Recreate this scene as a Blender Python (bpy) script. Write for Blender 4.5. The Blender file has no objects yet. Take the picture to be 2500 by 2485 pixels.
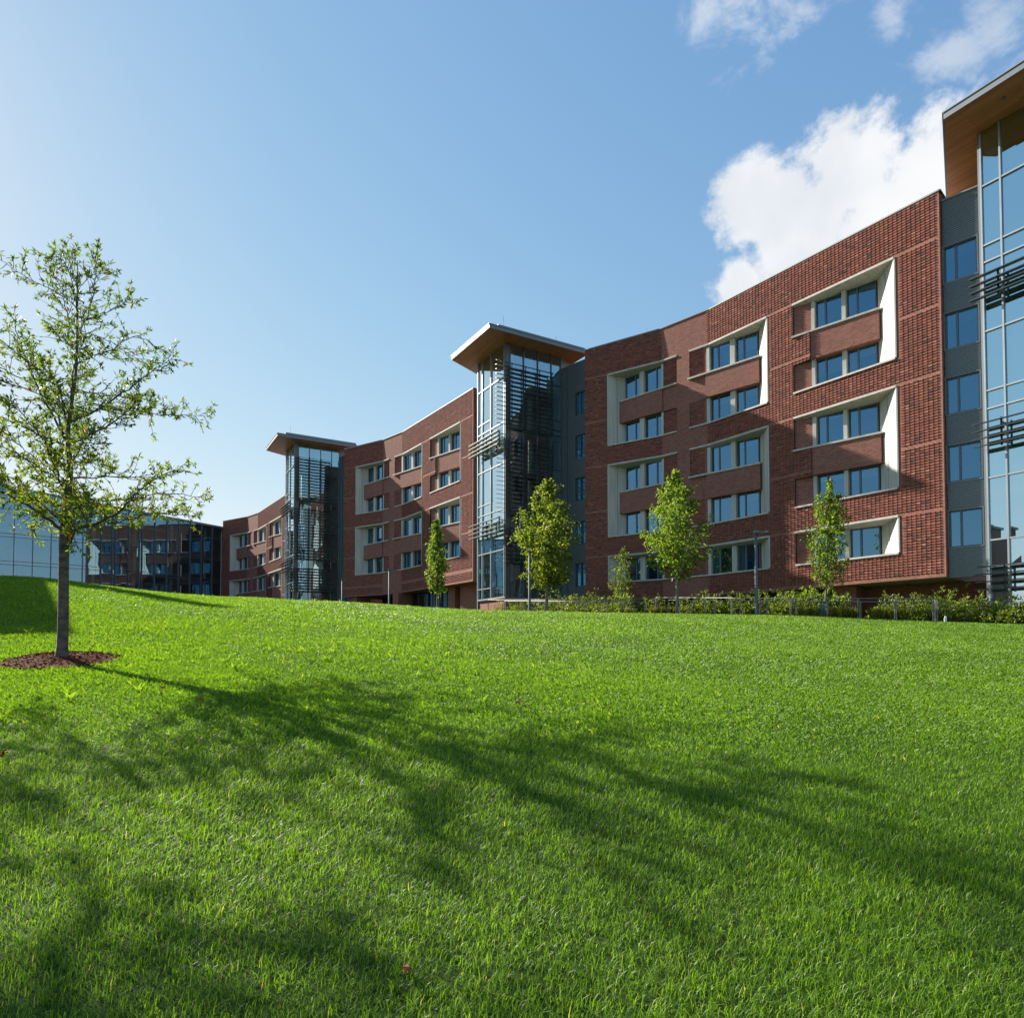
import bpy, math, random
import numpy as np
from math import radians as RAD, sin, cos, pi, atan2, sqrt

random.seed(7)
rng = np.random.default_rng(11)
SC = bpy.context.scene
COL = SC.collection

# ---------------------------------------------------------------- camera, sky, sun, exposure
# z = 0 is the eye level of the photographer; the lawn under the camera lies at z = -1.6
F_PX = 1667.0
PITCH = RAD(1.8)
cam_d = bpy.data.cameras.new("camera")
cam = bpy.data.objects.new("camera", cam_d)
COL.objects.link(cam)
cam_d.sensor_width = 36.0
cam_d.sensor_fit = 'HORIZONTAL'
cam_d.lens = 36.0 * F_PX / 2500.0
cam_d.shift_y = (1588 - F_PX * math.tan(PITCH) - 1242.5) / 2500.0
cam_d.clip_start = 0.05
cam_d.clip_end = 6000
cam.location = (0, 0, 0)
cam.rotation_euler = (pi / 2 + PITCH, 0, 0)
SC.camera = cam

SUN_AZ, SUN_EL = RAD(36.0), RAD(30.0)
SUN = np.array([-cos(SUN_AZ) * cos(SUN_EL), sin(SUN_AZ) * cos(SUN_EL), sin(SUN_EL)])
sun_d = bpy.data.lights.new("sun", 'SUN')
sun_d.energy = 5.0
sun_d.angle = RAD(0.55)
sun_d.color = (1.0, 0.92, 0.80)
sun = bpy.data.objects.new("sun", sun_d)
COL.objects.link(sun)
sun.location = (-60, 45, 60)
from mathutils import Vector, Matrix
sun.rotation_euler = Vector(-SUN).to_track_quat('-Z', 'Y').to_euler()

SC.view_settings.view_transform = 'Standard'
SC.view_settings.look = 'None'
SC.view_settings.gamma = 1
SC.view_settings.exposure = 1.18
SC.view_settings.use_curve_mapping = False


def px_dir(px, py):
    """unit direction of the ray through a pixel of the 2500 x 2485 photograph (used to lay out the clouds on the sky)"""
    a = (px - 1250) / F_PX
    b = (1588 - F_PX * math.tan(PITCH) - py) / F_PX
    v = np.array([a, cos(PITCH) - b * sin(PITCH), sin(PITCH) + b * cos(PITCH)])
    return v / np.linalg.norm(v)


world = bpy.data.worlds.new("World")
SC.world = world
world.use_nodes = True
wn, wl = world.node_tree.nodes, world.node_tree.links
wn.clear()


def N(tree, kind, **kw):
    n = tree.nodes.new(kind)
    for k, v in kw.items():
        if k.startswith('i_'):
            n.inputs[k[2:].replace('_', ' ')].default_value = v
        else:
            setattr(n, k, v)
    return n


def build_world():
    T = world.node_tree
    out = N(T, 'ShaderNodeOutputWorld')
    bg = N(T, 'ShaderNodeBackground')
    bg.inputs['Strength'].default_value = 0.088
    sky = N(T, 'ShaderNodeTexSky')
    sky.sky_type = 'NISHITA'
    sky.sun_disc = False
    sky.sun_elevation = SUN_EL
    sky.sun_rotation = atan2(SUN[0], SUN[1])
    sky.altitude = 50
    sky.air_density = 1.0
    sky.dust_density = 0.2
    sky.ozone_density = 1.4
    tc = N(T, 'ShaderNodeTexCoord')
    D = tc.outputs['Generated']

    def puffs(lst):
        prev = None
        for (px, py, r) in lst:
            c = px_dir(px, py)
            dist = N(T, 'ShaderNodeVectorMath', operation='DISTANCE')
            T.links.new(D, dist.inputs[0])
            dist.inputs[1].default_value = tuple(c)
            mr = N(T, 'ShaderNodeMapRange')
            mr.inputs['From Min'].default_value = 0
            mr.inputs['From Max'].default_value = r / F_PX * 0.86
            mr.inputs['To Min'].default_value = 1
            mr.inputs['To Max'].default_value = 0
            T.links.new(dist.outputs['Value'], mr.inputs['Value'])
            if prev is None:
                prev = mr.outputs[0]
            else:
                mx = N(T, 'ShaderNodeMath', operation='MAXIMUM')
                T.links.new(prev, mx.inputs[0]); T.links.new(mr.outputs[0], mx.inputs[1])
                prev = mx.outputs[0]
        return prev

    def noise(scale, detail, rough, stretch=None, dist=0.0):
        n = N(T, 'ShaderNodeTexNoise')
        n.inputs['Scale'].default_value = scale
        n.inputs['Detail'].default_value = detail
        n.inputs['Roughness'].default_value = rough
        n.inputs['Distortion'].default_value = dist
        if stretch:
            mp = N(T, 'ShaderNodeMapping')
            mp.inputs['Scale'].default_value = stretch
            mp.inputs['Rotation'].default_value = (0.2, 0.5, 0.3)
            T.links.new(D, mp.inputs['Vector']); T.links.new(mp.outputs[0], n.inputs['Vector'])
        else:
            T.links.new(D, n.inputs['Vector'])
        return n.outputs['Fac']

    def math2(op, a, b):
        m = N(T, 'ShaderNodeMath', operation=op)
        for i, v in enumerate((a, b)):
            if isinstance(v, (int, float)):
                m.inputs[i].default_value = v
            else:
                T.links.new(v, m.inputs[i])
        return m.outputs[0]

    def ramp(v, lo, hi):
        mr = N(T, 'ShaderNodeMapRange', interpolation_type='SMOOTHSTEP')
        mr.inputs['From Min'].default_value = lo
        mr.inputs['From Max'].default_value = hi
        T.links.new(v, mr.inputs['Value'])
        return mr.outputs[0]

    n1 = noise(8.0, 12, 0.62, None, 0.2)
    n2 = noise(15, 10, 0.66)
    nn = math2('ADD', math2('MULTIPLY', n1, 0.68), math2('MULTIPLY', n2, 0.32))
    # the large cumulus behind the roofs
    m1 = puffs([(1855, 505, 150), (1950, 640, 210), (2105, 400, 205), (2200, 560, 320), (2290, 385, 200), (2400, 345, 190), (2470, 480, 360),
                (1810, 700, 105), (2250, 800, 400), (2620, 320, 280), (2000, 520, 150)])
    d1 = math2('ADD', math2('MULTIPLY', m1, 0.95), math2('MULTIPLY', nn, 2.9))
    c1 = math2('MULTIPLY', ramp(d1, 1.70, 2.06), ramp(m1, 0.03, 0.22))
    # thin wisps near the upper edge
    n3 = noise(13, 11, 0.64, (1.0, 1.0, 1.5), 0.3)
    m2 = puffs([(1820, 20, 210), (1730, 40, 120), (2430, 60, 240), (2330, 130, 130), (2200, 20, 110), (1900, -60, 260), (2470, 200, 180)])
    d2 = math2('ADD', math2('MULTIPLY', m2, 0.7), math2('MULTIPLY', n3, 1.5))
    c2 = math2('MULTIPLY', math2('MULTIPLY', ramp(d2, 1.08, 1.5), 0.5), ramp(m2, 0.03, 0.3))
    # fair-weather clouds in the rest of the sky (behind the camera; the windows mirror them)
    n4 = noise(3.2, 10, 0.6, (1.0, 1.0, 2.0), 0.3)
    sx = N(T, 'ShaderNodeSeparateXYZ')
    T.links.new(D, sx.inputs[0])
    back = ramp(math2('MULTIPLY', sx.outputs['Y'], -1.0), -0.12, 0.15)
    low = ramp(sx.outputs['Z'], 0.04, 0.12)
    c4 = math2('MULTIPLY', math2('MULTIPLY', ramp(n4, 0.60, 0.74), back), math2('MULTIPLY', low, 0.85))
    cov = math2('MAXIMUM', math2('MAXIMUM', c1, c2), c4)
    # humid summer air: bright parts of the sky flatten towards white
    sc_ = N(T, 'ShaderNodeVectorMath', operation='MULTIPLY')
    T.links.new(sky.outputs[0], sc_.inputs[0]); sc_.inputs[1].default_value = (0.12 * 0.60, 0.12 * 1.66, 0.12 * 3.28)
    ad_ = N(T, 'ShaderNodeVectorMath', operation='ADD')
    T.links.new(sc_.outputs[0], ad_.inputs[0]); ad_.inputs[1].default_value = (1, 1, 1)
    nu_ = N(T, 'ShaderNodeVectorMath', operation='MULTIPLY')
    T.links.new(sky.outputs[0], nu_.inputs[0]); nu_.inputs[1].default_value = (1.06, 1.55, 2.45)
    dv_ = N(T, 'ShaderNodeVectorMath', operation='DIVIDE')
    T.links.new(nu_.outputs[0], dv_.inputs[0]); T.links.new(ad_.outputs[0], dv_.inputs[1])
    # cloud brightness: brighter thin rims, slightly grey-blue bodies
    sh = noise(3.5, 5, 0.5, None, 0.2)
    cr = N(T, 'ShaderNodeMix', data_type='RGBA')
    cr.inputs['A'].default_value = (3.7, 3.95, 4.3, 1)
    cr.inputs['B'].default_value = (5.0, 5.02, 5.05, 1)
    T.links.new(ramp(sh, 0.36, 0.62), cr.inputs['Factor'])
    # whitening of the low sky towards the sun side (hazy air)
    mix = N(T, 'ShaderNodeMix', data_type='RGBA')
    T.links.new(cov, mix.inputs['Factor'])
    T.links.new(dv_.outputs[0], mix.inputs['A'])
    T.links.new(cr.outputs['Result'], mix.inputs['B'])
    T.links.new(mix.outputs['Result'], bg.inputs['Color'])
    T.links.new(bg.outputs[0], out.inputs[0])


build_world()

# ---------------------------------------------------------------- materials


def new_mat(name):
    m = bpy.data.materials.new(name)
    m.use_nodes = True
    t = m.node_tree
    t.nodes.clear()
    out = t.nodes.new('ShaderNodeOutputMaterial')
    return m, t, out


def pbsdf(t, color=(0.5, 0.5, 0.5), rough=0.6, metal=0.0, spec=0.5):
    b = t.nodes.new('ShaderNodeBsdfPrincipled')
    b.inputs['Base Color'].default_value = (*color, 1)
    b.inputs['Roughness'].default_value = rough
    b.inputs['Metallic'].default_value = metal
    b.inputs['Specular IOR Level'].default_value = spec
    return b


def mixcol(t, fac, a, b):
    mx = t.nodes.new('ShaderNodeMix')
    mx.data_type = 'RGBA'
    for k, v in (('A', a), ('B', b), ('Factor', fac)):
        if isinstance(v, tuple):
            mx.inputs[k].default_value = (*v, 1)
        elif isinstance(v, (int, float)):
            mx.inputs[k].default_value = v
        else:
            t.links.new(v, mx.inputs[k])
    return mx.outputs['Result']


def noise_fac(t, scale, detail=4, rough=0.55, vec='Object', lo=0.35, hi=0.65, stretch=None):
    tc = t.nodes.new('ShaderNodeTexCoord')
    n = t.nodes.new('ShaderNodeTexNoise')
    n.inputs['Scale'].default_value = scale
    n.inputs['Detail'].default_value = detail
    n.inputs['Roughness'].default_value = rough
    src = tc.outputs[vec]
    if stretch:
        mp = t.nodes.new('ShaderNodeMapping')
        mp.inputs['Scale'].default_value = stretch
        t.links.new(src, mp.inputs['Vector'])
        src = mp.outputs[0]
    t.links.new(src, n.inputs['Vector'])
    mr = t.nodes.new('ShaderNodeMapRange')
    mr.inputs['From Min'].default_value = lo
    mr.inputs['From Max'].default_value = hi
    t.links.new(n.outputs['Fac'], mr.inputs['Value'])
    return mr.outputs[0]


def simple(name, color, rough=0.6, metal=0.0, spec=0.5, var=0.15, scale=1.5, stretch=None, bump=0.0):
    m, t, out = new_mat(name)
    b = pbsdf(t, color, rough, metal, spec)
    if var:
        f = noise_fac(t, scale, 5, stretch=stretch)
        t.links.new(mixcol(t, f, tuple(c * (1 - var) for c in color), tuple(min(1, c * (1 + var)) for c in color)), b.inputs['Base Color'])
    t.links.new(b.outputs[0], out.inputs[0])
    return m


M = {}


def brick_mat(name, tone=1.0):
    m, t, out = new_mat(name)
    b = pbsdf(t, (0.3, 0.1, 0.07), 0.85, 0, 0.25)
    uv = t.nodes.new('ShaderNodeTexCoord')
    br = t.nodes.new('ShaderNodeTexBrick')
    br.offset = 0.5
    br.inputs['Scale'].default_value = 1.0
    br.inputs['Brick Width'].default_value = 0.215
    br.inputs['Row Height'].default_value = 0.075
    br.inputs['Mortar Size'].default_value = 0.009
    br.inputs['Mortar Smooth'].default_value = 0.3
    br.inputs['Bias'].default_value = -0.15
    br.inputs['Color1'].default_value = (0.36 * tone, 0.120 * tone, 0.082 * tone, 1)
    br.inputs['Color2'].default_value = (0.17 * tone, 0.056 * tone, 0.044 * tone, 1)
    br.inputs['Mortar'].default_value = (0.33, 0.235, 0.195, 1)
    t.links.new(uv.outputs['UV'], br.inputs['Vector'])
    # a few dark headers
    wn_ = t.nodes.new('ShaderNodeTexBrick')
    wn_.offset = 0.5
    wn_.inputs['Scale'].default_value = 1.0
    wn_.inputs['Brick Width'].default_value = 0.215
    wn_.inputs['Row Height'].default_value = 0.075
    wn_.inputs['Mortar Size'].default_value = 0.0
    wn_.inputs['Bias'].default_value = -0.72
    wn_.inputs['Color1'].default_value = (0, 0, 0, 1)
    wn_.inputs['Color2'].default_value = (1, 1, 1, 1)
    mp = t.nodes.new('ShaderNodeMapping')
    mp.inputs['Location'].default_value = (0.215 * 40, 0.075 * 60, 0)
    t.links.new(uv.outputs['UV'], mp.inputs['Vector'])
    t.links.new(mp.outputs[0], wn_.inputs['Vector'])
    f = t.nodes.new('ShaderNodeMath'); f.operation = 'MULTIPLY'; f.inputs[1].default_value = 0.6
    t.links.new(wn_.outputs['Color'], f.inputs[0])
    c = mixcol(t, f.outputs[0], br.outputs['Color'], (0.075, 0.05, 0.045))
    nf = noise_fac(t, 0.35, 4, vec='UV')
    c2 = mixcol(t, nf, c, (0.25 * tone, 0.085 * tone, 0.06 * tone))
    mxn = t.nodes.new('ShaderNodeMix'); mxn.data_type = 'RGBA'
    mxn.inputs['Factor'].default_value = 0.22
    t.links.new(c, mxn.inputs['A']); t.links.new(c2, mxn.inputs['B'])
    t.links.new(mxn.outputs['Result'], b.inputs['Base Color'])
    t.links.new(b.outputs[0], out.inputs[0])
    return m


M['brick'] = brick_mat('brick', 0.88)


def tint_mat(name, stops, rough=0.8, trans=0.0, spec=0.3, tcol=None):
    """colour by a per-face/per-point random value 'tint' (each brick, leaf or blade has its own colour)"""
    m, t, out = new_mat(name)
    at = t.nodes.new('ShaderNodeAttribute'); at.attribute_name = 'tint'
    cr = t.nodes.new('ShaderNodeValToRGB')
    els = cr.color_ramp.elements
    while len(els) < len(stops):
        els.new(0.5)
    for e, (p, c) in zip(els, stops):
        e.position = p; e.color = (*c, 1)
    t.links.new(at.outputs['Fac'], cr.inputs['Fac'])
    b = pbsdf(t, (0.2, 0.2, 0.2), rough, 0, spec)
    t.links.new(cr.outputs[0], b.inputs['Base Color'])
    if trans:
        tr = t.nodes.new('ShaderNodeBsdfTranslucent')
        hs = t.nodes.new('ShaderNodeMix'); hs.data_type = 'RGBA'; hs.blend_type = 'MULTIPLY'
        hs.inputs['Factor'].default_value = 1
        hs.inputs['B'].default_value = (*(tcol or (1.6, 1.5, 0.6)), 1)
        t.links.new(cr.outputs[0], hs.inputs['A'])
        t.links.new(hs.outputs['Result'], tr.inputs['Color'])
        ms = t.nodes.new('ShaderNodeMixShader')
        ms.inputs[0].default_value = trans
        t.links.new(b.outputs[0], ms.inputs[1]); t.links.new(tr.outputs[0], ms.inputs[2])
        t.links.new(ms.outputs[0], out.inputs[0])
    else:
        t.links.new(b.outputs[0], out.inputs[0])
    return m


M['dogtooth'] = tint_mat('dogtooth_brick', [(0.0, (0.06, 0.040, 0.035)), (0.05, (0.09, 0.050, 0.041)), (0.08, (0.16, 0.053, 0.040)),
                                            (0.6, (0.225, 0.073, 0.052)), (0.95, (0.275, 0.094, 0.063)), (1.0, (0.34, 0.16, 0.115))], 0.85, 0, 0.25)
M['precast'] = simple('precast_concrete', (0.48, 0.465, 0.42), 0.75, var=0.13, scale=2.2, stretch=(2.2, 2.2, 0.22))
M['coping'] = simple('roof_coping', (0.27, 0.28, 0.26), 0.55, 0.2, var=0.06)
M['darkmetal'] = simple('dark_ribbed_metal', (0.15, 0.175, 0.19), 0.45, 0.25, var=0.06, scale=0.5)
M['winframe'] = simple('window_frame_grey', (0.10, 0.115, 0.135), 0.4, 0.3, var=0.04)
M['mullion'] = simple('mullion_aluminium', (0.34, 0.37, 0.39), 0.38, 0.55, var=0.05)
M['column_grey'] = simple('corner_column_grey', (0.10, 0.12, 0.14), 0.4, 0.3, var=0.05)
M['louver'] = simple('louver_dark_metal', (0.05, 0.058, 0.06), 0.38, 0.4, var=0.05)
M['louver_pale'] = simple('louver_pale_metal', (0.33, 0.33, 0.30), 0.4, 0.4, var=0.05)
M['fascia'] = simple('roof_fascia', (0.16, 0.185, 0.205), 0.5, 0.2, var=0.04)
M['soffit_pale'] = simple('pale_soffit', (0.42, 0.40, 0.38), 0.7, var=0.05)
M['slab'] = simple('interior_slab', (0.38, 0.38, 0.37), 0.8, var=0.1)
M['room'] = simple('interior_wall', (0.68, 0.68, 0.62), 0.85, var=0.1)
M['spandrel'] = simple('blue_grey_spandrel', (0.14, 0.18, 0.21), 0.3, 0.2, var=0.04)
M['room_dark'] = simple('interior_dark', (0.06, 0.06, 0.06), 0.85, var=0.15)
M['pale_column'] = simple('interior_column', (0.78, 0.84, 0.78), 0.6, var=0.04)
M['blind'] = simple('roller_blind', (0.42, 0.43, 0.40), 0.9, var=0.05)
M['sky_blind'] = simple('mirrored_sky_blind', (0.78, 0.82, 0.84), 0.9, var=0.04)  # sky reflection of the link windows, put into a pale sheet colour
M['curtain'] = simple('curtain', (0.5, 0.52, 0.5), 0.9, var=0.1, scale=3, stretch=(8, 8, 0.1))
M['steel'] = simple('stainless_rail', (0.22, 0.22, 0.215), 0.5, 0.5, var=0.05)
M['pole'] = simple('painted_pole', (0.105, 0.12, 0.135), 0.65, 0.0, var=0.06)
M['led'] = simple('lamp_lens', (0.85, 0.83, 0.72), 0.3, 0, var=0)
M['roof'] = simple('roof_membrane', (0.35, 0.35, 0.34), 0.8, var=0.1)
M['bag'] = simple('green_bag', (0.045, 0.11, 0.06), 0.55, var=0.35, scale=6)
M['white'] = simple('white_plastic', (0.8, 0.8, 0.78), 0.5, var=0.03)
M['fallen'] = simple('fallen_leaf', (0.26, 0.075, 0.025), 0.7, var=0.35, scale=30)
M['redchair'] = simple('red_plastic', (0.75, 0.09, 0.12), 0.4, var=0.05)
M['tape'] = simple('orange_tape', (0.8, 0.14, 0.05), 0.6, var=0.05)


def wood_mat():
    m, t, out = new_mat('wood_soffit')
    b = pbsdf(t, (0.3, 0.15, 0.06), 0.5, 0, 0.4)
    uv = t.nodes.new('ShaderNodeTexCoord')
    br = t.nodes.new('ShaderNodeTexBrick')
    br.offset = 0.37
    br.inputs['Brick Width'].default_value = 2.6
    br.inputs['Row Height'].default_value = 0.13
    br.inputs['Mortar Size'].default_value = 0.006
    br.inputs['Scale'].default_value = 1
    br.inputs['Color1'].default_value = (0.62, 0.225, 0.068, 1)
    br.inputs['Color2'].default_value = (0.47, 0.155, 0.044, 1)
    br.inputs['Mortar'].default_value = (0.12, 0.055, 0.02, 1)
    t.links.new(uv.outputs['UV'], br.inputs['Vector'])
    nf = noise_fac(t, 3.0, 5, vec='UV', stretch=(0.5, 9, 1))
    mx = t.nodes.new('ShaderNodeMix'); mx.data_type = 'RGBA'; mx.blend_type = 'MULTIPLY'
    mx.inputs['Factor'].default_value = 0.35
    t.links.new(br.outputs['Color'], mx.inputs['A'])
    t.links.new(mixcol(t, nf, (0.55, 0.5, 0.45), (1.0, 1.0, 1.0)), mx.inputs['B'])
    t.links.new(mx.outputs['Result'], b.inputs['Base Color'])
    t.links.new(b.outputs[0], out.inputs[0])
    return m


M['wood'] = wood_mat()


def glass_mat(name, base, refl=0.35, tint=(0.6, 0.72, 0.74), see=0.0, wav=0.0, gtint=(0.86, 0.95, 1.0)):
    """coated architectural glass: mirror share rises towards grazing angles; the rest is see-through or a dark room"""
    m, t, out = new_mat(name)
    gl = t.nodes.new('ShaderNodeBsdfGlossy')
    gl.inputs['Roughness'].default_value = 0.008
    gl.inputs['Color'].default_value = (*gtint, 1)
    if wav:
        tc = t.nodes.new('ShaderNodeTexCoord')
        n = t.nodes.new('ShaderNodeTexNoise')
        n.inputs['Scale'].default_value = 0.55
        n.inputs['Detail'].default_value = 1.5
        t.links.new(tc.outputs['Object'], n.inputs['Vector'])
        bp = t.nodes.new('ShaderNodeBump')
        bp.inputs['Strength'].default_value = wav
        bp.inputs['Distance'].default_value = 0.05
        t.links.new(n.outputs['Fac'], bp.inputs['Height'])
        t.links.new(bp.outputs[0], gl.inputs['Normal'])
    body = t.nodes.new('ShaderNodeBsdfDiffuse')
    body.inputs['Color'].default_value = (*base, 1)
    last = body.outputs[0]
    if see:
        tr = t.nodes.new('ShaderNodeBsdfTransparent')
        tr.inputs['Color'].default_value = (*tint, 1)
        ms = t.nodes.new('ShaderNodeMixShader')
        ms.inputs[0].default_value = see
        t.links.new(last, ms.inputs[1]); t.links.new(tr.outputs[0], ms.inputs[2])
        last = ms.outputs[0]
    fr = t.nodes.new('ShaderNodeLayerWeight')
    fr.inputs['Blend'].default_value = 0.35
    mr = t.nodes.new('ShaderNodeMapRange')
    mr.inputs['To Min'].default_value = refl
    mr.inputs['To Max'].default_value = 1.0
    t.links.new(fr.outputs['Fresnel'], mr.inputs['Value'])
    mx = t.nodes.new('ShaderNodeMixShader')
    t.links.new(mr.outputs[0], mx.inputs[0])
    t.links.new(last, mx.inputs[1]); t.links.new(gl.outputs[0], mx.inputs[2])
    t.links.new(mx.outputs[0], out.inputs[0])
    return m


M['glass'] = glass_mat('window_glass', (0.015, 0.035, 0.055), 0.25, (0.5, 0.72, 0.80), 0.8, wav=0.02, gtint=(0.36, 0.70, 0.98))
M['glass_curtain'] = glass_mat('window_glass_curtain', (0.12, 0.17, 0.20), 0.32, wav=0.02, gtint=(0.55, 0.80, 1.0))
M['glass_tower'] = glass_mat('tower_glass', (0.05, 0.07, 0.08), 0.44, (0.80, 0.94, 0.96), 0.92, wav=0.006, gtint=(0.58, 0.85, 1.0))
M['glass_tower_side'] = glass_mat('tower_side_glass', (0.05, 0.08, 0.09), 0.62, (0.72, 0.90, 0.92), 0.85, wav=0.008, gtint=(0.66, 0.90, 1.0))
M['glass_pav'] = glass_mat('pavilion_glass', (0.02, 0.03, 0.035), 0.32, (0.7, 0.84, 0.86), 0.85, wav=0.06, gtint=(0.36, 0.64, 0.86))
M['glass_dark'] = glass_mat('shopfront_glass', (0.012, 0.016, 0.018), 0.16, (0.5, 0.55, 0.55), 0.4)

LEAF = {
    'oak': tint_mat('oak_leaf', [(0, (0.026, 0.056, 0.012)), (0.45, (0.072, 0.125, 0.022)), (0.85, (0.14, 0.20, 0.034)), (0.96, (0.20, 0.21, 0.04)), (1, (0.26, 0.06, 0.025))], 0.45, 0.56, 0.4, (2.1, 1.95, 0.5)),
    'maple': tint_mat('maple_leaf', [(0, (0.030, 0.065, 0.014)), (0.5, (0.115, 0.19, 0.034)), (1, (0.21, 0.29, 0.055))], 0.45, 0.55, 0.4, (2.0, 1.9, 0.5)),
    'yellow': tint_mat('yellowing_leaf', [(0, (0.035, 0.065, 0.016)), (0.5, (0.11, 0.165, 0.034)), (0.85, (0.20, 0.235, 0.045)), (1, (0.30, 0.27, 0.045))], 0.45, 0.55, 0.4, (2.0, 1.9, 0.5)),
    'shrub': tint_mat('shrub_leaf', [(0, (0.030, 0.06, 0.014)), (0.5, (0.12, 0.185, 0.036)), (1, (0.25, 0.30, 0.06))], 0.45, 0.42, 0.4, (1.6, 1.5, 0.5)),
    'sedge': tint_mat('sedge_leaf', [(0, (0.12, 0.16, 0.03)), (1, (0.28, 0.29, 0.04))], 0.6, 0.4, 0.3, (1.5, 1.4, 0.5)),
}
M['blade'] = tint_mat('grass_blade', [(0, (0.030, 0.078, 0.010)), (0.4, (0.100, 0.208, 0.018)), (0.8, (0.195, 0.325, 0.030)), (0.97, (0.28, 0.39, 0.045)), (1, (0.42, 0.40, 0.18))], 0.42, 0.5, 0.27, (1.75, 1.7, 0.5))
M['bark'] = simple('bark', (0.10, 0.08, 0.066), 0.9, var=0.45, scale=9, stretch=(1, 1, 2.2))
M['bark_light'] = simple('bark_light', (0.20, 0.17, 0.135), 0.9, var=0.35, scale=9)


def lawn_mat():
    m, t, out = new_mat('lawn_soil_and_turf')
    b = pbsdf(t, (0.03, 0.07, 0.01), 0.9, 0, 0.15)
    f1 = noise_fac(t, 0.45, 5, 0.6)
    f2 = noise_fac(t, 14, 4, 0.6)
    c = mixcol(t, f1, (0.016, 0.036, 0.006), (0.028, 0.056, 0.009))
    c = mixcol(t, f2, c, (0.05, 0.08, 0.013))
    t.links.new(c, b.inputs['Base Color'])
    t.links.new(b.outputs[0], out.inputs[0])
    return m


M['lawn'] = lawn_mat()


def mulch_mat():
    m, t, out = new_mat('bark_mulch')
    b = pbsdf(t, (0.15, 0.07, 0.04), 0.95, 0, 0.05)
    f = noise_fac(t, 28, 4, 0.65)
    t.links.new(mixcol(t, f, (0.04, 0.014, 0.008), (0.15, 0.048, 0.022)), b.inputs['Base Color'])
    t.links.new(b.outputs[0], out.inputs[0])
    return m


M['mulch'] = mulch_mat()
M['chip'] = tint_mat('mulch_chip', [(0, (0.035, 0.013, 0.008)), (0.6, (0.15, 0.045, 0.020)), (1, (0.27, 0.10, 0.05))], 0.95, 0, 0.05)

# ---------------------------------------------------------------- mesh helpers


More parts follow.
